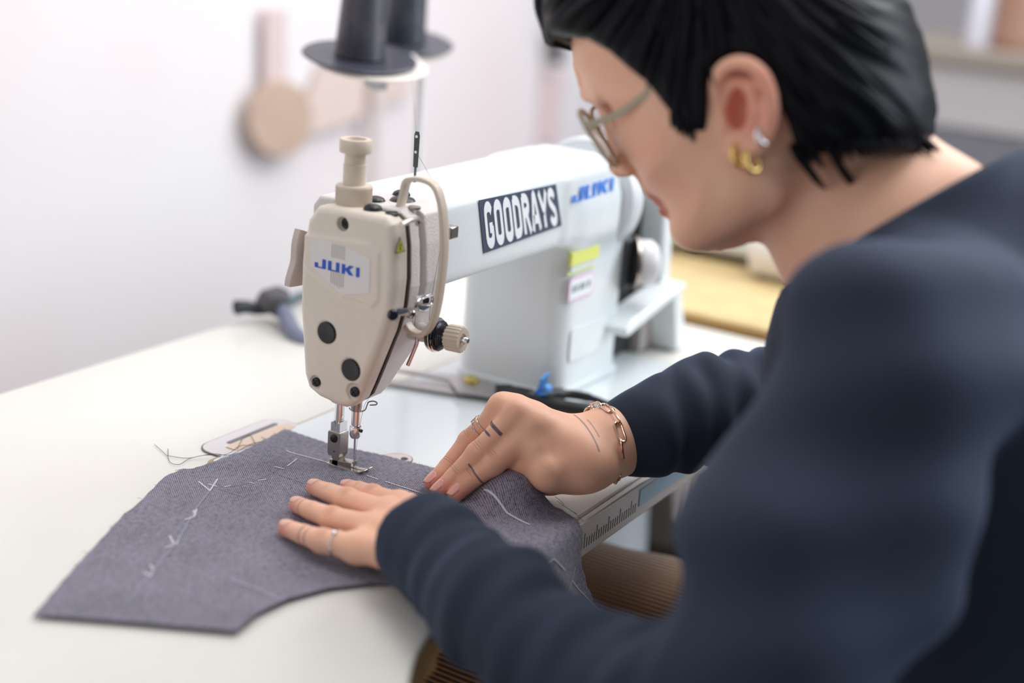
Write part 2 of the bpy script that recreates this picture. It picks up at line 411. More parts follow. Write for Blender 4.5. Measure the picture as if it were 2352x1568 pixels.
w3 = MB().lathe([(.0009, 0), (.0009, .0003)], cen+nrm*.0007+np.array((0, 0, -.001)), nrm, 10); w3.box(cen+(-.0003, -.0011, .0005), cen+(.0003, -.0007, .0028)); w3.build('symbol', black, wl, smooth=False)
# screws and plugs in the plate
def screw(c, ax, r, parent, name='screw', slot='cross', m_=black_rubber, depth=.0015):
    c = np.array(c, float); ax = np.array(ax, float); mb = MB()
    mb.lathe([(r, -depth), (r, .0002), (r*.9, .0008), (r*.55, .0012), (0.0001, .0013)], c, ax, 24)
    s = mb.build(name, m_, parent)
    u = np.cross(ax, (0, 0, 1) if abs(ax[2]) < .9 else (1, 0, 0)); u /= np.linalg.norm(u); v = np.cross(ax, u); q = MB()
    for a, b_ in (((u+v)/1.414, (u-v)/1.414), ((u-v)/1.414, (u+v)/1.414))[:2 if slot == 'cross' else 1]:
        P_ = [c+ax*h+a*sa*r*.75+b_*sb*r*.13 for h in (.0009, .00165) for sa, sb in ((-1, -1), (1, -1), (1, 1), (-1, 1))]
        q.add(P_, [(0, 1, 2, 3), (4, 5, 6, 7), (0, 1, 5, 4), (1, 2, 6, 5), (2, 3, 7, 6), (3, 0, 4, 7)])
    q.build('slot', mat('slot_black', srgb(6, 6, 8), .6) if slot == 'cross' else m_, s, smooth=False)
    return s
NX = (-1, 0, 0)
screw((XF+.0005, .0085, .0865), NX, .0036, face); screw((XF+.0005, -.0285, .0875), NX, .0040, face); screw((XF+.004, -.0118, .2145), NX, .0042, face)
for y, z in ((-.0005, .1285), (-.0245, .1045)):
    MB().lathe([(.0085, -.002), (.0085, .0004), (.0078, .0010), (.004, .0006), (.0001, .0003)], (XF+.0002, y, z), NX, 36).build('cap', black_rubber, face)
# pressure regulator post
pc = (-.020, -.004)
pg = MB().lathe([(.0135, 0), (.0135, .0135), (.013, .0145), (.0088, .0148), (.0086, .016), (.0086, .030), (.0080, .0303), (.0078, .037), (.0078, .0385), (.0118, .0388), (.0122, .040), (.0122, .0478), (.0115, .0488), (.0078, .0488), (.0070, .0455), (.0001, .0455)], (pc[0], pc[1], .2255), (0, 0, 1), 48).build('pressure_regulator', ivory, sm)
rg = MB()
for i in range(48):
    a = 2*math.pi*i/48; rg.box((-.0002, -.0003, 0), (.0003, .0003, .0125), np.array(((math.cos(a), -math.sin(a), 0), (math.sin(a), math.cos(a), 0), (0, 0, 1))))
rg.v = [(v[0]+pc[0]+.0135*math.cos(2*math.pi*(i//8)/48), v[1]+pc[1]+.0135*math.sin(2*math.pi*(i//8)/48), v[2]+.2262) for i, v in enumerate(rg.v)]
rg.build('knurling', ivory, pg, smooth=False)
# rubber plugs on the top
for (x, y, z, r) in ((-.004, -.0125, .2268, .0075), (-.028, -.028, .2268, .0070), (.012, -.026, .2268, .0100), (.030, -.012, .2268, .0070)):
    MB().lathe([(r, -.001), (r, .0004), (r*.85, .0022), (r*.5, .0034), (.0001, .0038)], (x, y, z), (0, 0, 1), 32).build('rubber_plug', black_rubber, sm)
screw((-.0285, -.0455, .2266), (0, 0, 1), .0050, sm, 'top_screw', 'line')
MB().lathe([(.0048, -.001), (.0048, .0006), (.003, .0007), (.0001, .0004)], pl(952, 476, 2, .2275), (0, 0, 1), 24).build('oil_plug', steel, sm)
# presser-lifting lever on the back
lv = MB(); P_ = [pl(*q, 1, .043) for q in ((697, 530), (690, 560), (687, 600), (676, 640), (674, 655))]
lv.tube(spline(P_, 5), .0055, n=16, flat=(.016, .007), up=(1, 0, .2)); lv.build('lifting_lever', mat('lever_beige', srgb(200, 186, 180), .4), sm)
MB().lathe([(.006, 0), (.006, .014)], (-.016, .030, .180), (0, 1, 0), 20).build('lever_pivot', steel, sm)
# presser bar, foot
PB = pl(778, 940, 0, 0.); py_, pz_ = .0165, 0
pb = MB().lathe([(.0040, .030), (.0040, .090)], (0, py_, 0), (0, 0, 1), 28).build('presser_bar', chrome, sm)
pn = MB().prism([(-.0045, .024), (.0045, .024), (.0045, .040), (.002, .0415), (.0005, .0365), (-.0008, .0365), (-.002, .0398), (-.0045, .0415)], -.0048, .0048, lambda p, h: (h, py_+p[0], p[1])).build('presser_bar_end', chrome, sm, smooth=False)
pf = MB()
pf.prism([(-.0055, .012), (.0055, .012), (.0062, .015), (.0062, .0315), (.0055, .033), (-.0055, .033), (-.0062, .0315), (-.0062, .015)], -.0058, .0058, lambda p, h: (h-.0005, py_+p[0], p[1]))
pf.prism([(.0052, .0125), (-.0052, .0125), (-.0028, .0075), (-.0030, .0030), (.0042, .0030), (.0030, .0075)], -.0040, .0040, lambda p, h: (h, py_+p[0]-.0005, p[1]))
pf.prism([(-.0175, .0030), (.0045, .0030), (.0045, .0075), (-.0150, .0098), (-.0175, .0098)], -.0040, .0040, lambda p, h: (h, py_+p[0]+.001, p[1]))
sole = [(.024, .0028), (.020, .0018), (-.004, .0016), (-.0095, .0028), (-.0150, .0066), (-.0146, .0073), (-.0090, .0044), (-.004, .0034), (.024, .0036)]
for xs in ((-.0056, -.0009), (.0009, .0056)): pf.prism(sole, xs[0], xs[1], lambda p, h: (h, p[0], p[1]+.0008))
foot = pf.build('presser_foot', steel, sm, smooth=False, bevel=.0005)
screw((-.0063, py_-.0002, .0275), NX, .0036, foot, slot='line', m_=dark_metal)
MB().lathe([(.0006, 0), (.0006, .0002)], (-.0064, py_-.001, .0165), NX, 10).build('pin', dark_metal, foot)
# needle bar, clamp, needle, guide
MB().lathe([(.0036, .038), (.0036, .080)], (0, 0, 0), (0, 0, 1), 28).build('needle_bar', chrome, sm)
MB().lathe([(.0001, .0308), (.0034, .0308), (.0042, .0322), (.0046, .034), (.0046, .0405), (.0042, .0415), (.0036, .0418)], (0, 0, 0), (0, 0, 1), 28).build('needle_clamp', chrome, sm)
MB().lathe([(.0012, 0), (.0014, .0025), (.0001, .003)], (0, -.0040, .038), (0, -1, 0), 12).build('clamp_screw', dark_metal, sm)
MB().lathe([(.00015, 0.0005), (.0005, .005), (.00055, .018), (.0009, .020), (.0009, .031)], (0, 0, 0), (0, 0, 1), 14).build('needle', chrome, sm)
MB().lathe([(.0042, .054), (.0046, .058), (.0046, .066)], (0, 0, 0), (0, 0, 1), 24).build('needle_bar_bushing', steel, sm)
gp = [pl(*q, 0, -.002) for q in ((802, 936), (806, 941), (818, 944), (832, 944), (839, 940), (844, 928), (847, 923), (857, 921), (865, 924), (864, 929), (850, 930))]
MB().tube(spline(gp, 6), .00055, n=8).build('thread_guide', steel, sm)
# thread guard arch (finger guard) on the front of the head
G_ = [pl(*q, 0, -.005) for q in ((917, 484), (926, 450), (934, 418), (948, 411), (975, 413), (1000, 428), (1014, 466), (1020, 520), (1020, 580), (1013, 650), (1003, 710), (990, 748), (972, 767), (950, 762), (936, 745), (931, 728))]
guard = MB().tube(spline(G_, 6), 1, n=16, flat=(.0085, .0038), up=(1, 0, 0)).build('thread_guard', ivory, sm)
# take-up lever
tu = MB().tube([pl(*q, 1, -.063) for q in ((922, 516), (940, 506), (958, 503), (967, 512), (962, 516))], .0022, n=10); tu.lathe([(.0026, -.0015), (.0026, .0015)], pl(961, 511, 1, -.0635), (0, 1, 0), 16)
tu.build('take_up_lever', mat('lever_steel', srgb(206, 196, 194), .25, .6), sm)
MB().lathe([(.0012, 0), (.0012, .0006)], pl(961, 511, 1, -.0655), (0, -1, 0), 14).build('take_up_eye', dark_metal, sm)
MB().box((.029, -.0605, .2), (.040, -.052, .2095)).build('arm_clip', steel, sm, bevel=.001)
# tension assembly
tc_ = np.array((.012, -.060, .1285)); ta = np.array((.05, -1, .04)); ta /= np.linalg.norm(ta)
MB().lathe([(.0075, -.022), (.0075, .0)], tc_, ta, 24).build('tension_boss', grey_enamel, sm)
td = MB()
for h, r in ((0, .0125), (.0018, .0132), (.0036, .0138), (.0055, .0128)): td.lathe([(r*.5, h), (r*.98, h+.0002), (r, h+.0007), (r*.9, h+.0011), (r*.5, h+.0012)], tc_, ta, 36)
td.build('tension_disc', chrome, sm)
tsp = MB(); sp_ = []
u_ = np.cross(ta, (0, 0, 1)); u_ /= np.linalg.norm(u_); v_ = np.cross(ta, u_)
for k in range(90):
    a = k*.45; r = .0118-.00007*k; sp_.append(tc_+ta*(.0070+.00008*k)+(u_*math.cos(a)+v_*math.sin(a))*r)
tsp.tube(sp_, .0009, n=6); tsp.build('tension_spring', dark_metal, sm)
kn = MB().lathe([(.0085, .0145), (.0098, .0150), (.0100, .0265), (.0094, .0275), (.0050, .0276), (.0046, .026), (.0001, .026)], tc_, ta, 80, ridge=.045, nr=20).build('tension_knob', ivory, sm)
MB().lathe([(.0024, .025), (.0024, .0315), (.0019, .0322), (.0001, .0322)], tc_, ta, 16).build('tension_stud', chrome, sm)
ck = [pl(*q, 0, .006) for q in ((930, 770), (948, 768), (957, 774), (958, 786), (948, 812), (937, 838))]
MB().tube(spline(ck, 5), .0017, n=10).build('thread_lever', mat('pink_chrome', (.72, .6, .6, 1), .15, 1), sm)
# guide bracket on the rim and upper eyelet
gb = MB().tube([pl(*q, 1, -.062) for q in ((899, 722), (912, 716), (928, 716), (942, 713))], 1, n=12, flat=(.006, .0022), up=(0, 0, 1)); gb.lathe([(.0035, 0), (.0035, .004), (.002, .005)], pl(941, 720, 1, -.060), (-.2, -1, 0), 16)
gb.build('guide_bracket', chrome, sm)
MB().lathe([(.0042, 0), (.0042, .002), (.0034, .003), (.0001, .003)], pl(901, 722, 1, -.0635), (-.6, -1, 0), 20).build('bracket_screw', dark_metal, sm)
ey = [pl(*q, 1, -.064) for q in ((956, 697), (966, 687), (984, 679), (992, 678), (993, 690), (988, 698), (974, 700), (962, 697))]
MB().tube(spline(ey, 4, True), .0010, n=8, closed=True).build('wire_eyelet', chrome, sm)
MB().tube([pl(*q, 1, -.062) for q in ((957, 700), (962, 706), (972, 708), (984, 703))], 1, n=12, flat=(.0055, .0018), up=(0, 0, 1)).build('eyelet_clip', chrome, sm)
MB().lathe([(.0030, 0), (.0030, .002)], pl(976, 690, 1, -.058), (0, -1, 0), 16).build('eyelet_screw', dark_metal, sm)
# needle-thread path
thr = empty('machine_thread', (.05, 0, .3), 'thin dark thread running from the cone through the guides to the needle', 'thread')
T0 = [Q(935, -20, 1.42), Q(941, 120, 1.36), Q(950, 230, 1.31)]; pin_b = np.array((.082, .012, .2265))
pin_t = np.array((.082, .012, .2265+.040))
T = T0+[pin_t+(-.001, 0, -.004), pin_t+(-.0012, 0, -.014), pl(992, 412, 0, .02), pl(1016, 436, 0, .018), pl(1013, 560, 0, .018), pl(990, 690, 0, .012), pl(985, 740, 0, .012), pl(952, 752, 0, .008), pl(957, 700, 0, -.004), pl(963, 512, 0, -.003), pl(957, 600, 0, -.004), pl(938, 640, 0, -.006)]
MB().tube(T, .00014, n=5).build('upper_thread', thread_m, thr)
MB().tube([pl(959, 512, 0, .002), pl(940, 640, 0, -.002), pl(928, 740, 0, -.006), pl(870, 880, 0, -.008), pl(838, 928, 0, -.003), pl(833, 944, 0, -.002), pl(822, 1000, 0, -.001), np.array((0, -.0005, .006))], .00013, n=5).build('needle_thread', thread_m, thr)
MB().tube([pl(820, 962, 0, 0.), pl(818, 985, 0, 0)], .0001, n=4).build('lower_thread', thread_m, thr)
# guide pin on the arm top
gpin = MB().tube([pin_b+(0, 0, -.002), pin_b+(0, 0, .012)], .0011, n=10); gpin.prism([(-.0022, .012), (.0022, .012), (.0026, .038), (.0016, .041), (-.0016, .041), (-.0026, .038)], -.0006, .0006, lambda p, h: (pin_b[0]+h*.5, pin_b[1]+p[0], pin_b[2]+p[1]))
gpin = gpin.build('guide_pin', mat('guide_pin_metal', (.12, .14, .13, 1), .2, 1), sm)
hl = MB()
for h in (.037, .0245): hl.lathe([(.0012, 0), (.0012, .0004)], pin_b+(-.0006, 0, h), NX, 12)
hl.build('hole', mat('pin_hole', srgb(226, 240, 236), .5), gpin)
# stickers on the front of the arm
YA = -.0443
def fa(p, h): return (p[0], YA-h, p[1])
c4 = [(.091, .2195), (.2165, .2165), (.2335, .1770), (.1045, .1735)]
stk = MB(); NS = 14
for i in range(NS):
    t0, t1 = i/NS, (i+1)/NS
    def E_(t, top): a, b_ = (c4[0], c4[1]) if top else (c4[3], c4[2]); return (a[0]+(b_[0]-a[0])*t, a[1]+(b_[1]-a[1])*t)
    stk.prism([E_(t0, 0), E_(t1, 0), E_(t1, 1), E_(t0, 1)], .0002, .0006, fa)
stk = stk.build('sticker', mat('sticker_slate', srgb(62, 74, 96), .45), sm, smooth=False); stk['label'] = 'dark slate sticker with white condensed capitals'
W_ = .30
def arc(cx, cy, rx, ry, a0, a1, n=8): return [(cx+rx*math.cos(math.radians(a0+(a1-a0)*k/n)), cy+ry*math.sin(math.radians(a0+(a1-a0)*k/n))) for k in range(n+1)]
def thick(pts, w_=.30): return stroke(pts, w_, .28)
L_ = {
 'G': [arc(.5, .80, .33, .18, 20, 180)+arc(.5, .20, .33, .18, 180, 360)+[(.83, .42), (.55, .42)]],
 'O': [arc(.5, .80, .33, .18, 0, 180)+arc(.5, .20, .33, .18, 180, 360)+[(.83, .8)]],
 'D': [[(.17, .02), (.17, .98), (.45, .98)]+arc(.5, .72, .33, .24, 80, 0, 5)+arc(.5, .28, .33, .24, 0, -80, 5)+[(.17, .03)]],
 'R': [[(.17, -.02), (.17, .98), (.5, .98)]+arc(.5, .77, .30, .2, 80, -80, 6)+[(.2, .53)], [(.5, .52), (.84, -.02)]],
 'A': [[(.08, -.02), (.42, 1.0), (.58, 1.0), (.92, -.02)], [(.25, .28), (.75, .28)]],
 'Y': [[(.06, 1.02), (.5, .42), (.94, 1.02)], [(.5, .45), (.5, -.02)]],
 'S': [arc(.5, .79, .32, .19, 10, 180)+[(.2, .68), (.78, .36)]+arc(.5, .21, .32, .19, 0, -170)]}
gl = MB(); word = 'GOODRAYS'
def uvp(u, v, h):
    a = np.array(c4[3])*(1-u)+np.array(c4[2])*u; b_ = np.array(c4[0])*(1-u)+np.array(c4[1])*u; q = a*(1-v)+b_*v; return (q[0], YA-.0006-h, q[1])
for i, ch in enumerate(word):
    for s in L_[ch]:
        for k, qd in enumerate(thick(s, .27)):
            gl.prism([tuple(p) for p in qd], .0001+.000004*(k % 5), .0003+.000004*(k % 5), lambda p, h, i=i: uvp(.035+(i+.04+p[0]*.90)*.930/8, .13+p[1]*.74, h))
gl.build('lettering', mat('sticker_white', srgb(238, 242, 244), .45), stk, smooth=False)
lg = MB(); YB = -.0486
def fj2(p, h): return (.2435+p[0]*.0135, YB-h, .1965+p[1]*.0130+p[0]*.0002)
letters(lg, JUKI, fj2, .0003); lg.build('arm_logo', mat('blue_print_arm', srgb(50, 130, 232), .4), sm, smooth=False)
YP = -.0414
ys = MB().box((.259, YP-.0035, .1345), (.312, YP, .1465)).build('yellow_label', mat('label_yellow', srgb(226, 232, 120), .5), sm, smooth=False); ys['label'] = 'yellow and white label on the pillar'
MB().box((.262, YP-.0020, .1275), (.309, YP-.0001, .1343)).build('label_field', mat('label_pale', srgb(226, 230, 224), .5), ys, smooth=False)
MB().box((.259, YP-.0005, .1245), (.312, YP, .1288)).build('label_strip', mat('label_yellow2', srgb(226, 232, 150), .5), ys, smooth=False)
ps = MB().prism(rr(.264, .312, .0975, .1210, .005), 0, .0004, lambda p, h: (p[0], YP-h, p[1])).build('pink_label', mat('label_pink', srgb(228, 196, 218), .5), sm, smooth=False); ps['label'] = 'pink bordered white label'
MB().prism(rr(.2665, .3095, .100, .1185, .003), .0004, .0006, lambda p, h: (p[0], YP-h, p[1])).build('label_field', mat('label_white', srgb(236, 238, 240), .5), ps, smooth=False)
tx = MB()
for k, wdt in enumerate((.006, .005, .007, .004, .006)): tx.box((.270+k*.0075, YP-.0008, .1065), (.270+k*.0075+wdt*.75, YP-.0006, .1130))
tx.build('label_text', mat('label_ink', srgb(110, 130, 136), .5), ps, smooth=False)
MB().prism(rr(.275, .345, .036, .070, .006), 0, .0012, lambda p, h: (p[0], YP-h, p[1])).build('cover_panel', mat('panel_white', srgb(226, 232, 232), .4), sm, bevel=.0005)
# slot plate on the arm top
MB().prism(rr(.245, .272, -.010, .002, .004), .2268, .2276).build('oil_sight', mat('sight_grey', srgb(150, 150, 154), .3, .4), sm, smooth=False)
# handwheel, bobbin winder and belt cover at the right end
MB().lathe([(.03, 0), (.055, .002), (.057, .006), (.057, .020), (.050, .026), (.022, .028), (.0001, .028)], (.352, .0, .180), (1, 0, 0), 64).build('handwheel', mat('wheel_white', srgb(222, 226, 230), .35), sm)
MB().lathe([(.022, 0), (.022, .014)], (.343, .0, .180), (1, 0, 0), 32).build('wheel_hub', black, sm)
MB().lathe([(.020, -.004), (.0225, 0), (.0225, .012), (.018, .018), (.010, .021), (.0001, .0215)], (.385, -.052, .118), (.62, -.78, 0), 40).build('winder_knob', mat('knob_greywhite', srgb(214, 212, 214), .35), sm)
MB().lathe([(.026, -.005), (.026, -.002)], (.385, -.052, .118), (.62, -.78, 0), 40).build('winder_plate', steel, sm)
MB().box((.372, -.045, .09), (.40, -.02, .14)).build('winder_mount', mat('mount_dark', srgb(70, 74, 78), .5), sm, bevel=.002)
bc = MB(); bc.prism([(.345, .058), (.36, .066), (.478, .082), (.484, .076), (.36, .052), (.348, .050)], -.066, -.032, lambda p, h: (p[0], h, p[1]))
bc.prism([(.462, .08), (.482, .08), (.512, .002), (.488, .002)], -.060, .06, lambda p, h: (p[0], h, p[1]))
bc.prism([(.446, .20), (.470, .20), (.484, .078), (.462, .078)], -.045, .05, lambda p, h: (p[0], h, p[1]))
bc.build('belt_cover', white_enamel, sm, bevel=.003)
MB().box((.408, -.02, .004), (.455, .06, .17)).build('belt_recess', mat('recess_black', srgb(22, 26, 26), .6), sm, bevel=.002)
MB().box((.456, -.03, .004), (.487, .05, .076)).build('cover_inner', mat('inner_grey', srgb(176, 170, 166), .6), sm, smooth=False)
MB().lathe([(.0065, 0), (.0065, .004), (.004, .006)], (.43, -.0225, .052), (0, -1, 0), 20).build('cover_screw', white_enamel, sm)
# needle plate / bobbin cover disc showing by the fabric edge
dc = MB().lathe([(.0125, 0), (.0125, .0006), (.012, .0008), (.0001, .0008)], (.043, -.012, .0022), (0, 0, 1), 40).build('bobbin_cover', mat('disc_pink_steel', srgb(218, 206, 202), .3, .3), sm)
MB().lathe([(.0132, 0), (.0132, .0004)], (.043, -.012, .0021), (0, 0, 1), 40).build('cover_ring', dark_metal, sm)
MB().lathe([(.003, 0), (.003, .0003)], (.046, -.0175, .003), (0, 0, 1), 20).build('cover_hole', black, dc)

# ------------------------------------------------------------------ thread stand with two cones
ts = empty('thread_stand', (.35, .26, .0), 'cream metal thread stand with white spool plate standing behind the machine', 'thread stand')
def disc_at(px, py, d): return Q(px, py, d)
S1 = disc_at(826, 128, 1.45); S2 = disc_at(925, 92, 1.64)
sax = np.array((-.10, -.13, 1.)); sax /= np.linalg.norm(sax)
plate_c = S1-sax*.010+CR*.012
MB().lathe([(.0001, 0), (.057, 0), (.059, .002), (.057, .004), (.0001, .004)], plate_c, sax, 56).build('spool_plate', mat('cream_plate', srgb(232, 222, 214), .4), ts)
MB().lathe([(.0001, 0), (.055, 0), (.057, .002), (.055, .004), (.0001, .004)], S2-sax*.009, sax, 56).build('spool_plate', mat('cream_plate', srgb(232, 222, 214), .4), ts)
rodp = Q(963, 300, 1.56)
MB().lathe([(.0055, 0), (.0055, S1[2]-.012)], (rodp[0], rodp[1], 0), (0, 0, 1), 24).build('rod', mat('cream_rod', srgb(222, 220, 222), .35), ts)
MB().tube([(rodp[0], rodp[1], plate_c[2]-.012), tuple(plate_c-sax*.006)], 1, n=12, flat=(.012, .005)).build('bracket', mat('bracket_white', srgb(226, 222, 222), .4), ts)
MB().tube([(rodp[0], rodp[1], plate_c[2]-.010), tuple(S2-sax*.012)], 1, n=12, flat=(.012, .005)).build('bracket', mat('bracket_white', srgb(226, 222, 222), .4), ts)
bk = MB(); q0 = Q(862, 188, 1.46); bk.lathe([(.0001, 0), (.014, 0), (.012, .018), (.0001, .018)], q0-sax*.004, (.5, .1, .9), 6); bk.build('clamp', mat('clamp_grey', srgb(176, 176, 180), .4), ts, smooth=False)
q0 = Q(828, 172, 1.45); MB().lathe([(.0001, 0), (.0075, 0), (.0075, .008), (.0001, .008)], q0, sax, 6).build('wing_nut', mat('brass_nut', srgb(150, 132, 100), .4, .5), ts, smooth=False)
def spool(name, c, colr, label, top_r, gr):
    e = empty(name, tuple(c), label, 'thread cone', gr)
    MB().lathe([(.0001, 0), (.0575, 0), (.059, .001), (.0575, .0024), (.0001, .0024)], c-sax*.002, sax, 56).build('flange', mat('flange_dark', srgb(58, 58, 72), .4), e)
    prof = []; n_ = 150
    for i in range(n_): h = .002+i*.0011; r = .0262-.0095*(h/.165); prof.append((r+.00035*math.sin(i*2.1), h))
    MB().lathe(prof, c, sax, 48).build('thread_winding', colr, e)
    MB().lathe([(.006, .163), (.006, .19)], c, sax, 20).build('core', mat('core_grey', srgb(190, 190, 196), .5), e)
def threadmat(n, col):
    M = mat(n, col, .32, sheen=.0, bump=.3, bscale=400, spec=.8); return M
spool('thread_cone', S1, threadmat('violet_black_thread', srgb(50, 48, 62)), 'charcoal violet cone of thread standing on the front spool plate', .02, 'thread cones')
spool('thread_cone.001', S2, threadmat('blue_black_thread', srgb(22, 34, 52)), 'blue black cone of thread partly hidden behind the front cone', .02, 'thread cones')
q0 = pl(872, 260, 1, 1.05)
o = MB().lathe([(.012, -.76), (.012, .62)], (q0[0], 1.06, 0), (0, 0, 1), 20).build('rod', mat('beige_rod', srgb(226, 214, 212), .5)); o.name = 'wall_pipe'; tag(o, 'pale beige vertical pipe against the wall behind the machine', 'pipe')

# ------------------------------------------------------------------ things on the wall and table back
wp = empty('hanging_pattern', tuple(pl(620, 200, 1, 1.085)), 'tan cardboard pattern piece with round end hanging on the pale wall', 'pattern piece')
def W(px, py): q = pl(px, py, 1, 1.09); return (q[0], q[2])
card = mat('tan_card', srgb(206, 178, 160), .8, noise=.1, nscale=10)
def wallp(pts, name, m_, t0=1.078, t1=1.088): return MB().prism([W(*p) for p in pts], t0, t1, lambda p, h: (p[0], h, p[1])).build(name, m_, wp, smooth=False, bevel=.001)
blob = [(620+72*math.cos(a), 268+88*math.sin(a)) for a in [2*math.pi*k/24 for k in range(24)]]
wallp(blob, 'round_end', card, 1.062, 1.072)
wallp([(610, 340), (560, 300), (700, 225), (740, 130), (850, 150), (930, 185), (940, 205), (800, 275)], 'card_body', mat('pink_card', srgb(226, 206, 198), .8), 1.076, 1.088)
wallp([(598, 20), (645, 20), (645, 200), (598, 200)], 'card_strap', mat('strap_card', srgb(222, 202, 200), .8), 1.076, 1.088)
o = MB().prism([W(1246, 58), (W(1259, 58)), (W(1265, 146)), (W(1251, 146))], 1.05, 1.075, lambda p, h: (p[0], h, p[1])).build('handle', black, smooth=False, bevel=.002)
o.name = 'hanging_tool'; tag(o, 'small black tool hanging on a cord on the wall beside the fringe', 'tool')
MB().tube([pl(1254, 62, 1, 1.06), pl(1252, -60, 1, 1.06)], .0018, n=6).build('cord', mat('cord_grey', srgb(150, 146, 150), .6), o)
o2 = MB().prism([W(1246, 160), W(1300, 160), W(1285, 330), W(1238, 330)], 1.09, 1.097, lambda p, h: (p[0], h, p[1])).build('pink_strip', mat('pink_paper', srgb(230, 208, 208), .8), smooth=False); o2.name = 'paper_strip'; tag(o2, 'faint pink paper strip hanging on the wall under the black tool', 'paper')
kb = empty('cable_connector', tuple(TZ(620, 710, .01)), 'dark grey cable connector lying on the white table behind the machine head', 'cable connector')
def K(px, py, y, z=None): return pl(px, py, 1, y)
MB().tube([K(543, 706, .335), K(565, 704, .332), K(590, 710, .328), K(612, 708, .325)], [.008, .007, .0065, .007], n=14).build('plug', mat('plug_dark', srgb(52, 58, 62), .5), kb)
MB().tube([K(600, 706, .325), K(612, 694, .322), K(634, 692, .318), K(648, 696, .315)], [.010, .014, .017, .016], n=16).build('plug_body', mat('plug_grey', srgb(84, 82, 86), .5), kb)
cbp = spline([K(645, 700, .315), K(658, 730, .29), K(680, 768, .26), K(720, 790, .24), K(780, 770, .24)], 6)
MB().tube(cbp, .0085, n=12).build('cable', mat('cable_bluegrey', srgb(118, 124, 148), .55), kb)
MB().tube(spline([K(648, 700, .33), K(672, 690, .33), K(700, 680, .33), K(760, 690, .33)], 5), .006, n=10).build('side_cable', mat('cable_slate', srgb(96, 112, 120), .55), kb)

# scissors on the bed
sc = empty('fabric_shears', tuple(TZ(1140, 905, .004)), 'steel fabric shears with black handles and blue tie lying in front of the pillar', 'scissors')
def S(px, py, z=.006): return TZ(px, py, z)
shear_m = mat('shear_steel', srgb(172, 168, 168), .3, .75)
def flatp(pts, z0, z1, name, m_, par):
    return MB().prism([tuple(TZ(px, py, z0)[:2]) for px, py in pts], z0, z1).build(name, m_, par, smooth=False, bevel=.0006)
flatp([(895, 852), (1060, 868), (1150, 890), (1160, 918), (1050, 903), (1030, 878)], .0075, .0105, 'upper_blade', shear_m, sc)
flatp([(880, 876), (1030, 893), (1075, 900), (1120, 912), (1040, 908), (880, 884)], .0035, .0065, 'lower_blade', shear_m, sc)
MB().lathe([(.0075, 0), (.0075, .003), (.006, .0045), (.0001, .0045)], TZ(1083, 876, .0100), (0, 0, 1), 24).build('pivot_screw', mat('brass', (.62, .5, .14, 1), .3, .9), sc)
hd = MB(); hd.tube(spline([S(1138, 905, .009), S(1180, 905, .010), S(1230, 912, .010), S(1300, 905, .010), S(1360, 915, .010), S(1395, 930, .010)], 6), [.0095]*6+[.008]*6+[.0065]*6+[.0045]*6+[.0035]*7, n=12)
hd.tube(spline([S(1160, 908, .009), S(1220, 925, .009), S(1290, 938, .009), S(1370, 948, .009), S(1410, 946, .009), S(1395, 930, .009)], 6), [.0085]*6+[.009]*6+[.0085]*6+[.006]*6+[.0045]*7, n=12)
hd.build('handle', black, sc)
tie = MB(); tie.tube(spline([S(1232, 908, .012), S(1240, 895, .018), S(1248, 880, .026), S(1252, 862, .036)], 5), 1, n=8, flat=(.012, .0025), up=(1, 0, 0)); tie.tube(spline([S(1232, 906, .012), S(1248, 905, .018), S(1262, 896, .024), S(1256, 884, .028)], 5), 1, n=8, flat=(.009, .0025), up=(1, 0, 0))
tie.build('blue_tie', mat('blue_ribbon', srgb(60, 140, 214), .4), sc)

# ------------------------------------------------------------------ the cloth being sewn
near = [TZ(82, 1411), TZ(300, 1428), TZ(540, 1450), TZ(590, 1408), TZ(660, 1375), TZ(750, 1350), TZ(850, 1338), TZ(960, 1337)]
far = [TZ(82, 1411), TZ(190, 1285), TZ(290, 1180), TZ(318, 1160), TZ(380, 1094), TZ(420, 1076), TZ(448, 1075), TZ(560, 1035), TZ(655, 985), TZ(760, 1020), TZ(880, 1045), TZ(1000, 1075), TZ(1075, 1092), TZ(1122, 1093, .012)]
near = [q+(TZ(82, 1411, .0036)-TZ(82, 1411)) for q in near]; far = [q+(TZ(700, 1060, .0036)-TZ(700, 1060)) for q in far[:-1]]+[far[-1]]
near = [np.array(p[:2]) for p in near]; far = [np.array(p[:2]) for p in far]
# beyond the table edge the flat pattern continues (unrolled y)
near += [np.array((-.12, -.18)), np.array((-.085, -.24)), np.array((-.045, -.34))]
far += [TZ(1168, 1072, .027)[:2], TZ(1212, 1084, .027)[:2], TZ(1262, 1130, .018)[:2]]
far += [np.array((.040, -.172)), np.array((.031, -.196)), np.array((.026, -.222)), np.array((.040, -.262)), np.array((.052, -.295)), np.array((.056, -.36))]
BUMP = [TZ(1182, 1096, .023), TZ(1150, 1106, .018)]
def resamp(P, n, sm=1):
    P = np.array(P); L = np.r_[0, np.cumsum(np.linalg.norm(np.diff(P, axis=0), axis=1))]; t = np.linspace(0, L[-1], n)
    return np.stack([np.interp(t, L, P[:, 0]), np.interp(t, L, P[:, 1])], 1)
NU, NV = 260, 150
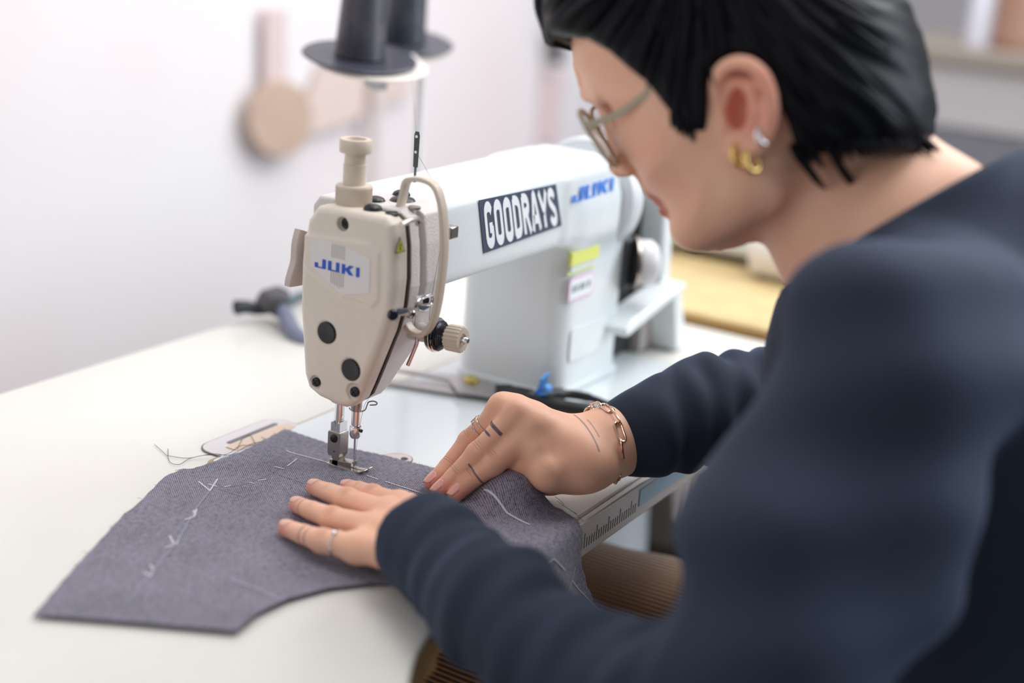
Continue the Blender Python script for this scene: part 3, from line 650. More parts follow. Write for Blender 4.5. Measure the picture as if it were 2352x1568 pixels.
# pair the two rims by splitting at matching stations
def joinseg(P, cuts, ns):
    out = []
    for (a, b_), n in zip(zip(cuts[:-1], cuts[1:]), ns): s = resamp(P[a:b_+1], n+1); out.append(s[:-1])
    out.append(P[cuts[-1]][None]); return np.concatenate(out)
ns = (40, 40, 50, 50, 40, 40)
Nn = joinseg(near, [0, 2, 3, 5, 7, 8, 10], ns); Ff = joinseg(far, [0, 4, 8, 10, 12, 17, 22], ns)
NU = len(Nn); V = []; 
def cloth_pt(x, y):
    e = -.186; r = .012
    z = .0036
    if y >= e: X, Y, Z = x, y, z
    else:
        s = e-y
        if s < r*1.35: a = s/r; X, Y, Z = x, e-r*math.sin(a), z-r*(1-math.cos(a))
        else:
            a = 1.35; s2 = s-r*a; X, Y, Z = x, e-r*math.sin(a)-s2*math.cos(a), z-r*(1-math.cos(a))-s2*math.sin(a)
    # arch pushed up by the thumb of the right hand, soft ripples
    Z += .026*math.exp(-(((x-BUMP[0][0])/.029)**2+((y-BUMP[0][1])/.027)**2)**1.4)
    Z += .0010*(math.sin(x*38+y*21)*.5+.5)*math.exp(-((x+.2)/.12)**2)
    if y < e: Y += .006*math.sin(x*60)*min(1, (e-y)/.06); 
    return (X, Y, Z)
for i in range(NU):
    for j in range(NV):
        t = j/(NV-1); p = Nn[i]*(1-t)+Ff[i]*t; f_ = .0006*math.sin(i*1.7+j*0)*(1 if t > .97 else 0)
        V.append(cloth_pt(p[0]+f_, p[1]+f_))
Fc = [(i*NV+j, (i+1)*NV+j, (i+1)*NV+j+1, i*NV+j+1) for i in range(NU-1) for j in range(NV-1)]
cm = bpy.data.materials.new('grey_twill'); cm.use_nodes = True; nt = cm.node_tree; bs = nt.nodes['Principled BSDF']; bs.inputs['Roughness'].default_value = .9; bs.inputs['Sheen Weight'].default_value = .25
tcn = nt.nodes.new('ShaderNodeTexCoord')
def wave(sc_, rot, dist):
    mp = nt.nodes.new('ShaderNodeMapping'); mp.inputs['Rotation'].default_value = (0, 0, rot); nt.links.new(tcn.outputs['Object'], mp.inputs[0])
    wv = nt.nodes.new('ShaderNodeTexWave'); wv.inputs['Scale'].default_value = sc_; wv.inputs['Distortion'].default_value = dist; wv.inputs['Detail'].default_value = 2; wv.inputs['Detail Scale'].default_value = 3; nt.links.new(mp.outputs[0], wv.inputs[0]); return wv
w1 = wave(200, .663, .9); w2_ = wave(260, .55+1.25, 1.5)
nz = nt.nodes.new('ShaderNodeTexNoise'); nz.inputs['Scale'].default_value = 750; nz.inputs['Detail'].default_value = 3; nt.links.new(tcn.outputs['Object'], nz.inputs['Vector'])
nz2 = nt.nodes.new('ShaderNodeTexNoise'); nz2.inputs['Scale'].default_value = 28; nz2.inputs['Detail'].default_value = 3; nt.links.new(tcn.outputs['Object'], nz2.inputs['Vector'])
def mth(op, a, b_, clampv=False):
    n = nt.nodes.new('ShaderNodeMath'); n.operation = op; n.use_clamp = clampv
    for k, v in enumerate((a, b_)):
        if hasattr(v, 'links') or hasattr(v, 'is_linked'): nt.links.new(v, n.inputs[k])
        else: n.inputs[k].default_value = v
    return n.outputs[0]
mixv = mth('ADD', mth('MULTIPLY', w1.outputs[1], .40), mth('MULTIPLY', w2_.outputs[1], .08))
mixv = mth('ADD', mixv, mth('MULTIPLY', nz.outputs[0], .80)); nz3 = nt.nodes.new('ShaderNodeTexNoise'); nz3.inputs['Scale'].default_value = 260; nz3.inputs['Detail'].default_value = 4; nt.links.new(tcn.outputs['Object'], nz3.inputs['Vector'])
mixv = mth('ADD', mixv, mth('MULTIPLY', nz2.outputs[0], .25)); mixv = mth('ADD', mixv, mth('MULTIPLY', mth('SUBTRACT', nz3.outputs[0], .42), .55))
rp = nt.nodes.new('ShaderNodeValToRGB'); rp.color_ramp.elements[0].position = .48; rp.color_ramp.elements[0].color = srgb(34, 32, 44); rp.color_ramp.elements[1].position = 1.0; rp.color_ramp.elements[1].color = srgb(144, 140, 158)
nt.links.new(mixv, rp.inputs[0]); nt.links.new(rp.outputs[0], bs.inputs['Base Color'])
bpn = nt.nodes.new('ShaderNodeBump'); bpn.inputs['Strength'].default_value = .35; bpn.inputs['Distance'].default_value = .0004; nt.links.new(mixv, bpn.inputs['Height']); nt.links.new(bpn.outputs[0], bs.inputs['Normal'])
cl = link('wool_cloth', mesh_from(V, Fc), cm); md = cl.modifiers.new('thick', 'SOLIDIFY'); md.thickness = .0011; md.offset = -1
tag(cl, 'grey wool twill pattern piece with chalk marks under the presser foot and hands', 'fabric')
# chalk marks as thin strokes on the cloth surface
chalk_m = mat('chalk', srgb(206, 204, 216), .9); faint_m = mat('rubbed_chalk', srgb(150, 148, 164), .9)
def chalk(pts, w_=.0011, n=10, sl=None, cm_=None):
    P = [TZ(*p, .0036)[:2] if sl is None else p for p in pts]; P = [np.array(p) for p in P]
    Q_ = []
    for a, c in zip(P[:-1], P[1:]):
        for k in range(n): Q_.append(a+(c-a)*k/n)
    Q_.append(P[-1]); V = []; F = []
    for i, p in enumerate(Q_):
        t = Q_[min(i+1, len(Q_)-1)]-Q_[max(i-1, 0)]; t /= np.linalg.norm(t); nn = np.array((-t[1], t[0]))*w_/2
        for s in (-1, 1):
            c = cloth_pt(*(p+nn*s)); off = .0004
            V.append((c[0], c[1]-(off if p[1] < -.188 else 0), c[2]+off))
    MB().add(V, [(2*i, 2*i+1, 2*i+3, 2*i+2) for i in range(len(Q_)-1)]).build('chalk_mark', cm_ or chalk_m, cl, smooth=False)
for seg in [((657, 1035), (668, 1040)), ((668, 1040), (756, 1063)), ((630, 1072), (652, 1077)), ((660, 1071), (682, 1054)), ((572, 1108), (584, 1111)), ((592, 1104), (612, 1101)), ((515, 1119), (530, 1116)),
            ((456, 1106), (482, 1128)), ((482, 1128), (500, 1100)), ((478, 1112), (498, 1118)), ((424, 1196), (445, 1190), (452, 1172)), ((450, 1186), (444, 1175)),
            ((395, 1254), (405, 1250), (414, 1232)), ((400, 1250), (390, 1232)), ((380, 1258), (396, 1252)), ((330, 1315), (345, 1325), (352, 1308), (345, 1298)), ((842, 1092), (868, 1101)), ((885, 1106), (982, 1137))]:
    chalk(seg, .0013)
chalk(((500, 1118), (540, 1116), (575, 1108), (620, 1088), (680, 1052)), .0006, cm_=faint_m)
chalk(((482, 1128), (450, 1170), (410, 1240), (352, 1310), (290, 1390)), .0012, cm_=faint_m)
chalk(((500, 1122), (560, 1142)), .0006, cm_=faint_m); chalk(((640, 1090), (700, 1110)), .0006, cm_=faint_m); chalk(((530, 1332), (600, 1358), (645, 1382)), .0024, cm_=faint_m)
chalk([TZ(1110, 1140, .010)[:2], TZ(1165, 1167, .012)[:2], TZ(1218, 1194, .008)[:2]], .0013, sl=1)
def hang(px, py): q = pl(px, py, 1, -.2); return np.array((q[0], -.2022+min(0, q[2]+.0065)))
chalk([hang(*q) for q in ((1245, 1212), (1262, 1230), (1276, 1262), (1292, 1312))], .0011, sl=1)
chalk([hang(*q) for q in ((1308, 1336), (1335, 1370), (1352, 1400), (1360, 1430))], .0009, sl=1)
chalk([hang(*q) for q in ((1290, 1358), (1308, 1335), (1322, 1308))], .0008, sl=1)
fy = MB()
for (a, c, d) in (((1240, 1105), (1262, 1120), (1266, 1128)), ((1280, 1150), (1300, 1165), (1325, 1180)), ((1292, 1160), (1320, 1178), (1340, 1197)), ((1275, 1140), (1290, 1152), (1296, 1160)), ((1300, 1178), (1312, 1186), (1318, 1196))):
    fy.tube(spline([TZ(*a, .006), TZ(*c, .004), TZ(*d, .003)], 4), .00018, n=4)
for k in range(60):
    i = int(rng.integers(10, NU-2)); e_ = Ff[i]; p0 = np.array(cloth_pt(e_[0], e_[1])); dv = rng.normal(0, 1, 2)*.0018
    fy.tube([p0, p0+np.array((dv[0], abs(dv[1]) if e_[1] > -.1 else dv[1], .0005))], .00012, n=4)
tag(fy.build('frayed_yarn', thread_m, cl), kind='stuff')
lt = MB(); 
def Z(*q): return [TZ(x, y, .0012 if x < 470 else .0034) for x, y in q]
lt.tube(spline(Z((355, 1020), (375, 1038), (385, 1046), (386, 1030)), 6), .00022, n=5)
lt.tube(spline(Z((385, 1046), (430, 1052), (470, 1045), (520, 1043), (550, 1024), (575, 1022), (620, 1018)), 6), .00022, n=5)
lt.tube(spline(Z((385, 1046), (392, 1062), (412, 1066), (438, 1052), (490, 1042), (530, 1044), (580, 1018), (640, 1010)), 6), .00022, n=5)
lt.tube(spline(Z((545, 1030), (558, 1006), (575, 1000), (586, 1018), (592, 1028)), 6), .00022, n=5)
lt.tube(spline(Z((600, 1003), (620, 1012)), 3), .0002, n=5)
lt = lt.build('loose_thread', mat('brown_thread', srgb(70, 62, 66), .8)); tag(lt, 'tangled dark thread tails trailing off the fabric onto the white table', 'thread')
lt2 = MB().tube(spline([TZ(x, y, .0028) for x, y in ((952, 1076), (975, 1072), (1003, 1078), (960, 1080), (990, 1082))], 6), .0002, n=5).build('stray_thread', thread_m); tag(lt2, 'short dark thread end lying on the machine bed beside the round bobbin cover', 'thread')
#PERSON#
# ------------------------------------------------------------------ the seamstress
A = lambda *v: np.array(v, float)
def nrmz(v): return v/np.linalg.norm(v)
# head frame: fa_ = where the face points, lx = towards her left ear (camera side), uh = up in the picture
HC = Q(1720, 300, .955); dr = nrmz(HC-CAM)
lft = nrmz(-CR-dr*np.dot(-CR, dr)); th_ = math.radians(11)
lx = nrmz(-dr*math.cos(th_)+lft*math.sin(th_)); fa_ = nrmz(lft*math.cos(th_)+dr*math.sin(th_)); uh = np.cross(lx, fa_)
if uh @ CU < 0: uh = -uh
HR = np.stack([lx, fa_, uh], 1)        # local -> world
def hl_(px, py, x=0.):                 # picture point on the head plane at lateral offset x -> local (x, s, t)
    r = ray(px, py); o = HC+lx*x; t = ((o-CAM)@lx)/(r@lx); return (CAM+r*t-HC)@HR
def HW(v): return HC+HR@np.array(v, float)
def pxh(pts): return [tuple(hl_(*p)[1:]) for p in pts]
def pxh3(pts): return [tuple(hl_(a, b_, c)[1:]) for a, b_, c in pts]
face_prof = pxh([(1318, 60), (1322, 110), (1327, 150), (1334, 190), (1342, 214), (1356, 228), (1380, 246), (1389, 270), (1394, 305), (1397, 345), (1393, 378), (1396, 394), (1408, 404), (1428, 404), (1446, 396), (1461, 397), (1474, 412), (1483, 436), (1494, 450), (1506, 458), (1512, 470), (1507, 480), (1516, 492), (1534, 497), (1546, 506), (1552, 520), (1556, 538), (1566, 556), (1584, 570), (1612, 577), (1650, 579), (1690, 573), (1716, 564), (1742, 553), (1790, 530), (1860, 500), (2020, 380), (2060, 250), (2050, 100), (1980, -40), (1850, -130), (1650, -160), (1450, -110), (1350, -20)])
skull_prof = pxh([(1330, 150), (1325, 60), (1350, -20), (1450, -110), (1640, -165), (1850, -140), (1990, -50), (2070, 80), (2090, 220), (2060, 330), (1960, 400), (1800, 470), (1640, 520), (1500, 440), (1430, 320)])
def wtable(P, W, D, fn):
    g = poly2d(P); s0, t0, n, h = -.16, -.16, 220, .0016
    ax = np.arange(n)*h; S_, T_ = np.meshgrid(s0+ax, t0+ax, indexing='ij')
    d = g(np.stack([S_.ravel(), T_.ravel()], 1)).reshape(n, n)
    wd = np.where(d < 0, W*fn(np.clip(-d/D, 0, 1)), -np.clip(d, 0, 1)*1.0)
    def f(st):
        u = np.clip((st[:, 0]-s0)/h, 0, n-1.001); v = np.clip((st[:, 1]-t0)/h, 0, n-1.001); i = u.astype(int); j = v.astype(int); u = u-i; v = v-j
        return wd[i, j]*(1-u)*(1-v)+wd[i+1, j]*u*(1-v)+wd[i, j+1]*(1-u)*v+wd[i+1, j+1]*u*v
    return f
w_face = wtable(face_prof, .066, .060, lambda q: .30*np.sin(q*math.pi/2)+.70*(q*q*(3-2*q))**.85)
w_skull = wtable(skull_prof, .072, .066, lambda q: np.sqrt(np.clip(1-(1-q)**2, 0, 1)))
w_hair = wtable(pxh([(1272, 120), (1262, 60), (1262, 0), (1285, -70), (1400, -180), (1600, -235), (1830, -215), (1990, -130), (2090, 10), (2125, 110), (2148, 220), (2146, 300), (2126, 345), (2050, 420), (1900, 470), (1700, 480), (1550, 430), (1420, 300), (1330, 160)]), .083, .070, lambda q: np.sqrt(np.clip(1-(1-q)**2, 0, 1)))
def infl(wf, g=.75):
    def f(p):
        q = (p-HC)@HR; return (np.abs(q[:, 0])-wf(q[:, 1:]))*g
    return f
def H(px, py, x): return HW(hl_(px, py, x))
skin = []
def add(a, b_, ra, rb, k=.006): skin.append((cone(a, b_, ra, rb), k))
skin.append((infl(w_face, .6), .0)); skin.append((infl(w_skull, .7), .012))
XE = .070
for sg in (1, -1):
    add(H(1560, 330, .040*sg), H(1510, 290, .036*sg), .022, .016, .03)      # cheekbone
    add(H(1600, 520, .034*sg), H(1720, 440, .050*sg), .016, .020, .03)      # jaw
    add(H(1460, 268, .030*sg), H(1440, 276, .028*sg), .0125, .0125, .004)   # eyeball under the lid
    add(H(1425, 388, .008*sg), H(1442, 388, .011*sg), .006, .0055, .004)    # nostril wing
    add(H(1352, 214, .012*sg), H(1390, 215, .032*sg), .006, .007, .010)     # brow ridge
# ears
def ear(sg):
    E_ = lambda px, py, x: H(px, py, sg*(XE+x)) if sg > 0 else HW(np.array(hl_(px, py, XE+x))*A(-1, 1, 1))
    rim = [(1648, 232, .002), (1645, 195, .006), (1656, 163, .011), (1686, 145, .015), (1722, 149, .018), (1754, 177, .019), (1770, 222, .018), (1772, 265, .016), (1765, 300, .013), (1752, 325, .010)]
    P = spline([E_(*q) for q in rim], 3)
    for a, b_ in zip(P[:-1], P[1:]): add(a, b_, .0042, .0042, .002)
    add(E_(1745, 330, .006), E_(1722, 345, .004), .0065, .0055, .005)       # lobe
    add(E_(1700, 340, .002), E_(1722, 345, .004), .0050, .0055, .005)
    add(E_(1728, 200, .009), E_(1738, 250, .009), .0060, .0060, .006)       # antihelix
    add(E_(1738, 250, .009), E_(1720, 310, .005), .0060, .0060, .006)
    add(E_(1700, 190, .005), E_(1728, 205, .009), .0045, .0050, .006)
    add(E_(1662, 262, .004), E_(1668, 285, .004), .0055, .0050, .004)       # tragus
    add(E_(1700, 200, -.004), E_(1715, 300, -.004), .012, .012, .004)       # bowl
ear(1); ear(-1)
subs = [(ell(H(1696, 250, XE+.007), A(.016, .0070, .0125), HR), .003), (ell(H(1430, 262, .034), A(.010, .012, .010), HR), .010), (ell(HW(A(-1, 1, 1)*np.array(hl_(1430, 262, .034))), A(.010, .012, .010), HR), .010),
        (cone(H(1508, 479, .0), H(1530, 468, .022), .0010, .0006), .003), (cone(H(1440, 401, .007), H(1432, 399, .007), .0022, .0022), .002)]
# neck and shoulders
nk = [Q(1872, 400, .955), Q(1992, 560, .955), Q(2070, 690, .95)]
add(nk[0], nk[1], .051, .053, .012); add(nk[1], nk[2], .053, .064, .02)
add(Q(2060, 410, .93), Q(2170, 480, .93), .030, .034, .03)
add(Q(1845, 590, .95), Q(1890, 690, .96), .011, .012, .02)
add(Q(2070, 560, .93), Q(2150, 760, .93), .045, .05, .04)
skin.append((ell(Q(2270, 880, .98), A(.095, .10, .10)), .05))
SHL, ELL = Q(2070, 830, .80), Q(1720, 1690, .775); M1 = Q(1350, 1580, .835); M2 = Q(1150, 1408, .875); MIDU = Q(1890, 1240, .79)
LW = TZ(975, 1238, .034)
add(Q(2200, 800, .92), SHL, .05, .040, .03); add(SHL, MIDU, .038, .036, .02); add(MIDU, ELL, .036, .034, .02); add(ELL, M1, .034, .030, .02); add(M1, M2, .030, .0265, .01); add(M2, LW, .0265, .0235, .01)
RW = TZ(1392, 1018, .047); ELR = A(.335, -.335, .075); SHR = A(.27, -.47, .21)
add(Q(2240, 860, .99), SHR, .06, .045, .04); add(SHR, ELR, .042, .036, .02); add(ELR, RW, .038, .0255, .02)
# left hand, palm down on the cloth
def hand(fingers, palm, wrist, wr):
    for f in fingers:
        pts, rad = f
        for i in range(len(pts)-1): add(pts[i], pts[i+1], rad[i], rad[i+1], .0016 if i < 2 else .004)
        add(pts[2]+A(0, 0, .0004), pts[2]+A(0, 0, .0005), rad[2]*1.0, rad[2]*1.0, .002)
    for a, b_, ra, rb in palm: add(a, b_, ra, rb, .007)
F_ = lambda *q: [TZ(x, y, z) for x, y, z in q]
lh = [(F_((658, 1213, .0105), (697, 1227, .0135), (741, 1242, .0175), (822, 1258, .020)), (.0063, .0072, .0084, .0100)),
      (F_((682, 1159, .0105), (718, 1173, .0140), (762, 1190, .0195), (858, 1213, .0235)), (.0063, .0072, .0084, .0100)),
      (F_((722, 1119, .0105), (757, 1131, .0140), (797, 1147, .0200), (886, 1180, .0250)), (.0065, .0073, .0086, .0103)),
      (F_((797, 1119, .0105), (824, 1126, .0145), (855, 1138, .0195), (918, 1162, .0245)), (.0062, .0071, .0082, .0100))]
LWr = LW
lp = []
for (pts, rad), wo in zip(lh, ((955, 1272, .026), (965, 1250, .031), (978, 1228, .032), (990, 1205, .030))):
    lp.append((pts[3], TZ(*wo), .0100, .0150))
lp.append((lp[0][0], lp[3][0], .0085, .0085)); lp.append((TZ(870, 1262, .018), TZ(930, 1290, .020), .0085, .012))
thumbL = (F_((878, 1152, .010), (905, 1156, .0115), (940, 1162, .0145), (985, 1190, .022)), (.0066, .0078, .0090, .0120))
hand(lh+[thumbL], lp, LW, .024)
for a in range(4): add(TZ((955, 965, 978, 990)[a], (1272, 1250, 1228, 1205)[a], .029), LW+(M2-LW)*.3, .0150, .0220, .01)
# right hand, arched over the cloth with its fingertips pressed down
add(TZ(1170, 1050, .034), TZ(1275, 1080, .032), .012, .0165, .010)
rh = [(F_((1046, 1136, .0100), (1080, 1103, .0190), (1131, 1066, .0330), (1232, 978, .0640)), (.0064, .0076, .0092, .0122)),
      (F_((1007, 1127, .0100), (1043, 1094, .0190), (1096, 1042, .0390), (1190, 948, .0720)), (.0062, .0072, .0086, .0098)),
      (F_((990, 1108, .0100), (1027, 1071, .0190), (1076, 1012, .0380), (1156, 938, .0700)), (.0058, .0068, .0080, .0094)),
      (F_((1010, 1098, .0095), (1042, 1060, .0170), (1082, 1005, .0330), (1144, 962, .0600)), (.0052, .0060, .0070, .0086))]
rp_ = []
for (pts, rad), wo, rr_ in zip(rh, ((1372, 1062, .040), (1372, 1030, .046), (1372, 1014, .049), (1366, 1006, .046)), (.0165, .016, .0145, .013)):
    rp_.append((pts[3], TZ(*wo), .0105, rr_))
rp_ += [(rh[0][0][3], rh[2][0][3], .011, .011), (TZ(1262, 1084, .034), TZ(1360, 1060, .038), .016, .021), (TZ(1240, 1030, .048), TZ(1300, 1030, .046), .015, .019)]
thumbR = (F_((1152, 1118, .0070), (1190, 1116, .0095), (1262, 1098, .0190), (1345, 1078, .036)), (.0058, .0068, .0130, .0185))
hand(rh+[thumbR], rp_, RW, .025)
add(TZ(1335, 1050, .042), RW, .022, .0250, .012); add(TZ(1335, 1015, .046), RW, .018, .025, .012)
# small knuckle rises
for q, r in (((1154, 932, .070), .0075), ((1190, 932, .072), .0078), ((1226, 950, .068), .0085)): add(TZ(*q), TZ(*q)+A(0, 0, .0005), r, r, .008)
body_f = field(skin, subs=subs)
lo = A(-.32, -.62, .0); hi = A(.46, .02, .52)
V1, F1 = surf(body_f, lo, hi, .0018, B=16)
bodym = bpy.data.materials.new('skin'); bodym.use_nodes = True; nt = bodym.node_tree; bs = nt.nodes['Principled BSDF']
bs.inputs['Roughness'].default_value = .48; bs.inputs['Subsurface Weight'].default_value = .25; bs.inputs['Subsurface Radius'].default_value = (1, .35, .2); bs.inputs['Subsurface Scale'].default_value = .006
tcn = nt.nodes.new('ShaderNodeTexCoord')
def vm(op, a, b_=None):
    n = nt.nodes.new('ShaderNodeVectorMath'); n.operation = op
    nt.links.new(a, n.inputs[0])
    if b_ is not None:
        n.inputs[1].default_value = tuple(float(x) for x in b_)
    return n
def near_mask(c, r, soft):
    d = vm('DISTANCE', tcn.outputs['Object'], c).outputs['Value']
    mr = nt.nodes.new('ShaderNodeMapRange'); mr.interpolation_type = 'SMOOTHSTEP'; mr.inputs[1].default_value = r; mr.inputs[2].default_value = r+soft; mr.inputs[3].default_value = 1; mr.inputs[4].default_value = 0
    nt.links.new(d, mr.inputs[0]); return mr.outputs[0]
def mmul(a, b_, op='MULTIPLY'):
    n = nt.nodes.new('ShaderNodeMath'); n.operation = op
    for k, v in enumerate((a, b_)):
        if isinstance(v, (int, float)): n.inputs[k].default_value = v
        else: nt.links.new(v, n.inputs[k])
    return n.outputs[0]
def mixc(fac, a, colr):
    n = nt.nodes.new('ShaderNodeMix'); n.data_type = 'RGBA'; nt.links.new(fac, n.inputs[0]); n.inputs[7].default_value = colr
    if isinstance(a, tuple): n.inputs[6].default_value = a
    else: nt.links.new(a, n.inputs[6])
    return n.outputs[2]
nz = nt.nodes.new('ShaderNodeTexNoise'); nz.inputs['Scale'].default_value = 45; nz.inputs['Detail'].default_value = 4; nt.links.new(tcn.outputs['Object'], nz.inputs['Vector'])
c0 = mixc(mmul(nz.outputs[0], .55), srgb(244, 196, 168), srgb(226, 156, 124))
pink = srgb(222, 138, 126)
for f in lh[:4]+rh[:3]: c0 = mixc(mmul(near_mask(f[0][0], .004, .012), .75), c0, pink)
for f in lh[:4]+rh[:3]: c0 = mixc(mmul(near_mask(f[0][2]+A(0, 0, .007), .001, .008), .32), c0, srgb(206, 130, 112))
c0 = mixc(mmul(near_mask(H(1506, 475, 0.), .006, .010), .75), c0, srgb(178, 92, 88))        # lips
c0 = mixc(mmul(near_mask(H(1400, 392, 0.), .006, .016), .35), c0, srgb(206, 120, 108))      # nose tip
c0 = mixc(mmul(near_mask(H(1740, 235, XE+.012), .018, .016), .45), c0, srgb(226, 130, 116))       # ear
c0 = mixc(mmul(near_mask(H(1545, 345, .055), .004, .035), .18), c0, srgb(214, 128, 112))
# tattoos: thin inked rings and lines
INK = srgb(70, 70, 92)
def tat(c, axis, halfw, R, strength=.85, clip=None):
    global c0
    axis = nrmz(axis); d = vm('SUBTRACT', tcn.outputs['Object'], c); e = vm('DOT_PRODUCT', d.outputs[0], axis).outputs['Value']
    e = mmul(e, 0., 'ADD'); n = nt.nodes.new('ShaderNodeMath'); n.operation = 'ABSOLUTE'; nt.links.new(e, n.inputs[0])
    mr = nt.nodes.new('ShaderNodeMapRange'); mr.interpolation_type = 'SMOOTHSTEP'; mr.inputs[1].default_value = halfw; mr.inputs[2].default_value = halfw+.0006; mr.inputs[3].default_value = 1; mr.inputs[4].default_value = 0; nt.links.new(n.outputs[0], mr.inputs[0])
    f = mmul(mr.outputs[0], near_mask(clip if clip is not None else c, R, .0008)); c0 = mixc(mmul(f, strength), c0, INK)
def seg_t(f, a, b_, t): p = f[0][a]*(1-t)+f[0][b_]*t; return p, f[0][b_]-f[0][a]
for f, a, b_, t, hw, st_ in ((lh[0], 1, 2, .18, .0005, .6), (lh[0], 1, 2, .48, .0005, .6), (lh[1], 0, 1, .55, .0004, .55), (rh[0], 1, 2, .35, .0005, .8)):
    p, d = seg_t(f, a, b_, t); tat(p, d, hw, .0125, st_)
p, d = seg_t(rh[1], 2, 3, .48); tat(p+A(0, 0, .004), d, .0012, .0090, .9)
p, d = seg_t(rh[1], 2, 3, .33); tat(p+A(0, 0, .0035), d, .0007, .0072, .9)
tat(TZ(1345, 1000, .060), (ELR-RW)+A(0, .0, 0), .00045, .022, .65); tat(TZ(1362, 985, .066), (ELR-RW), .0003, .010, .5)
nt.links.new(c0, bs.inputs['Base Color'])
hsum = None
def crease(c, axis, off, R, wd=.00025):
    global hsum
    axis = nrmz(axis); d = vm('SUBTRACT', tcn.outputs['Object'], c+axis*off); e = vm('DOT_PRODUCT', d.outputs[0], axis).outputs['Value']
    n = nt.nodes.new('ShaderNodeMath'); n.operation = 'ABSOLUTE'; nt.links.new(e, n.inputs[0])
    mr = nt.nodes.new('ShaderNodeMapRange'); mr.interpolation_type = 'SMOOTHSTEP'; mr.inputs[1].default_value = 0; mr.inputs[2].default_value = wd*3; mr.inputs[3].default_value = 1; mr.inputs[4].default_value = 0; nt.links.new(n.outputs[0], mr.inputs[0])
    f = mmul(mr.outputs[0], near_mask(c, R, .004)); hsum = f if hsum is None else mmul(hsum, f, 'ADD')
for f in rh[:3]+lh:
    r = f[1][2]; top = nrmz(A(-.3, -.3, 1))
    for off in (-.0022, 0, .0021): crease(f[0][2]+top*r, f[0][3]-f[0][1], off, .0035)
    for off in (-.0008, .001): crease(f[0][1]+top*f[1][1], f[0][2]-f[0][0], off, .0030)
crease(TZ(1250, 1055, .05), TZ(1290, 1040, .05)-TZ(1240, 1080, .045), 0, .006, .0005)
nb = nt.nodes.new('ShaderNodeTexNoise'); nb.inputs['Scale'].default_value = 700; nb.inputs['Detail'].default_value = 3; nt.links.new(tcn.outputs['Object'], nb.inputs['Vector'])
nb2 = nt.nodes.new('ShaderNodeBump'); nb2.inputs['Strength'].default_value = .12; nb2.inputs['Distance'].default_value = .0008; nt.links.new(nb.outputs[0], nb2.inputs['Height']); nb3 = nt.nodes.new('ShaderNodeBump'); nb3.invert = True; nb3.inputs['Strength'].default_value = .8; nb3.inputs['Distance'].default_value = .0007; nt.links.new(hsum, nb3.inputs['Height']); nt.links.new(nb2.outputs[0], nb3.inputs['Normal']); nt.links.new(nb3.outputs[0], bs.inputs['Normal'])
me = npmesh([(V1, F1)], 'person')
person = link('person', me, bodym)
tag(person, 'person in navy sweatshirt with short black hair and glasses, guiding cloth with both hands', 'person')
# nails
nail_m = mat('fingernail', srgb(236, 176, 164), .3, coat=.2)
nail_p = mat('pale_fingernail', srgb(236, 186, 166), .35)
def nail(tip, dip, r, up=A(0, 0, 1), s=1.0, nm=None):
    d = nrmz(tip-dip); u = nrmz(up-d*np.dot(up, d)); sd = np.cross(d, u); c = tip+u*0
    V = []; n1, n2 = 9, 9
    for i in range(n1):
        a = (i/(n1-1)-.5)*2*math.radians(62)
        for j in range(n2):
            t = j/(n2-1); L = (-.0075+.0125*t)*s; tap = 1-.10*abs(t-.5)*2; cornr = math.sqrt(max(0, 1-(abs(a)/math.radians(62))**4*(.5 if t < .15 or t > .75 else .0)))
            rr_ = r*1.035-(.0009*max(0, t-.55)/.45)
            V.append(c+d*(L*cornr)+(u*math.cos(a*tap)+sd*math.sin(a*tap)*.92)*rr_)
    F = [(i*n2+j, (i+1)*n2+j, (i+1)*n2+j+1, i*n2+j+1) for i in range(n1-1) for j in range(n2-1)]
    o = MB().add(V, F).build('fingernail', nm or nail_m, person); md = o.modifiers.new('t', 'SOLIDIFY'); md.thickness = .0006; md.offset = 0
cu = -CF*.5+A(0, 0, .6)
for f in rh[:3]: nail(f[0][0], f[0][1], f[1][0], nrmz(A(-.25, .35, .9)))
for f in lh[:4]: nail(f[0][0], f[0][1], f[1][0], A(0, 0, 1), .80, nail_p)
# rings and bracelet
def band(c, d, r, tube_r, m_, name, par=person):
    d = nrmz(d); u = np.cross(d, (0, 0, 1)); u /= np.linalg.norm(u); v = np.cross(d, u); P = [c+(u*math.cos(a)+v*math.sin(a))*r for a in np.linspace(0, 2*math.pi, 28)[:-1]]
    return MB().tube(P, tube_r, n=8, closed=True).build(name, m_, par)
p, d = seg_t(rh[2], 2, 3, .42); d = nrmz(d)
r1 = band(p-d*.0030, d, .0096, .0006, silver, 'ring'); band(p+d*.0030, d, .0096, .0006, silver, 'ring_band', r1)
up_ = nrmz(A(-.2, .1, 1)-d*np.dot(A(-.2, .1, 1), d)); MB().tube([p+up_*.0100-d*.0035, p+up_*.0102+d*.0035], .0008, n=8).build('ring_bar', silver, r1)
p, d = seg_t(lh[0], 2, 3, .42); r2 = band(p, d, .0094, .0009, silver, 'ring')
sd_ = nrmz(A(-.3, -.2, 1)-nrmz(d)*np.dot(A(-.3, -.2, 1), nrmz(d))); MB().lathe([(.0001, 0), (.0022, .0004), (.0016, .0020), (.0001, .0024)], p+sd_*.0095, sd_, 16).build('ring_stone', silver, r2)
BR = empty('chain_bracelet', tuple(RW), 'rose gold paperclip chain bracelet around the far wrist', 'bracelet')
bc_ = TZ(1388, 1018, .047); bd_ = nrmz(nrmz(ELR-RW)+A(-.15, .1, .0)); bu = nrmz(A(0, 0, 1)-bd_*bd_[2]); bv = np.cross(bd_, bu); NL = 14
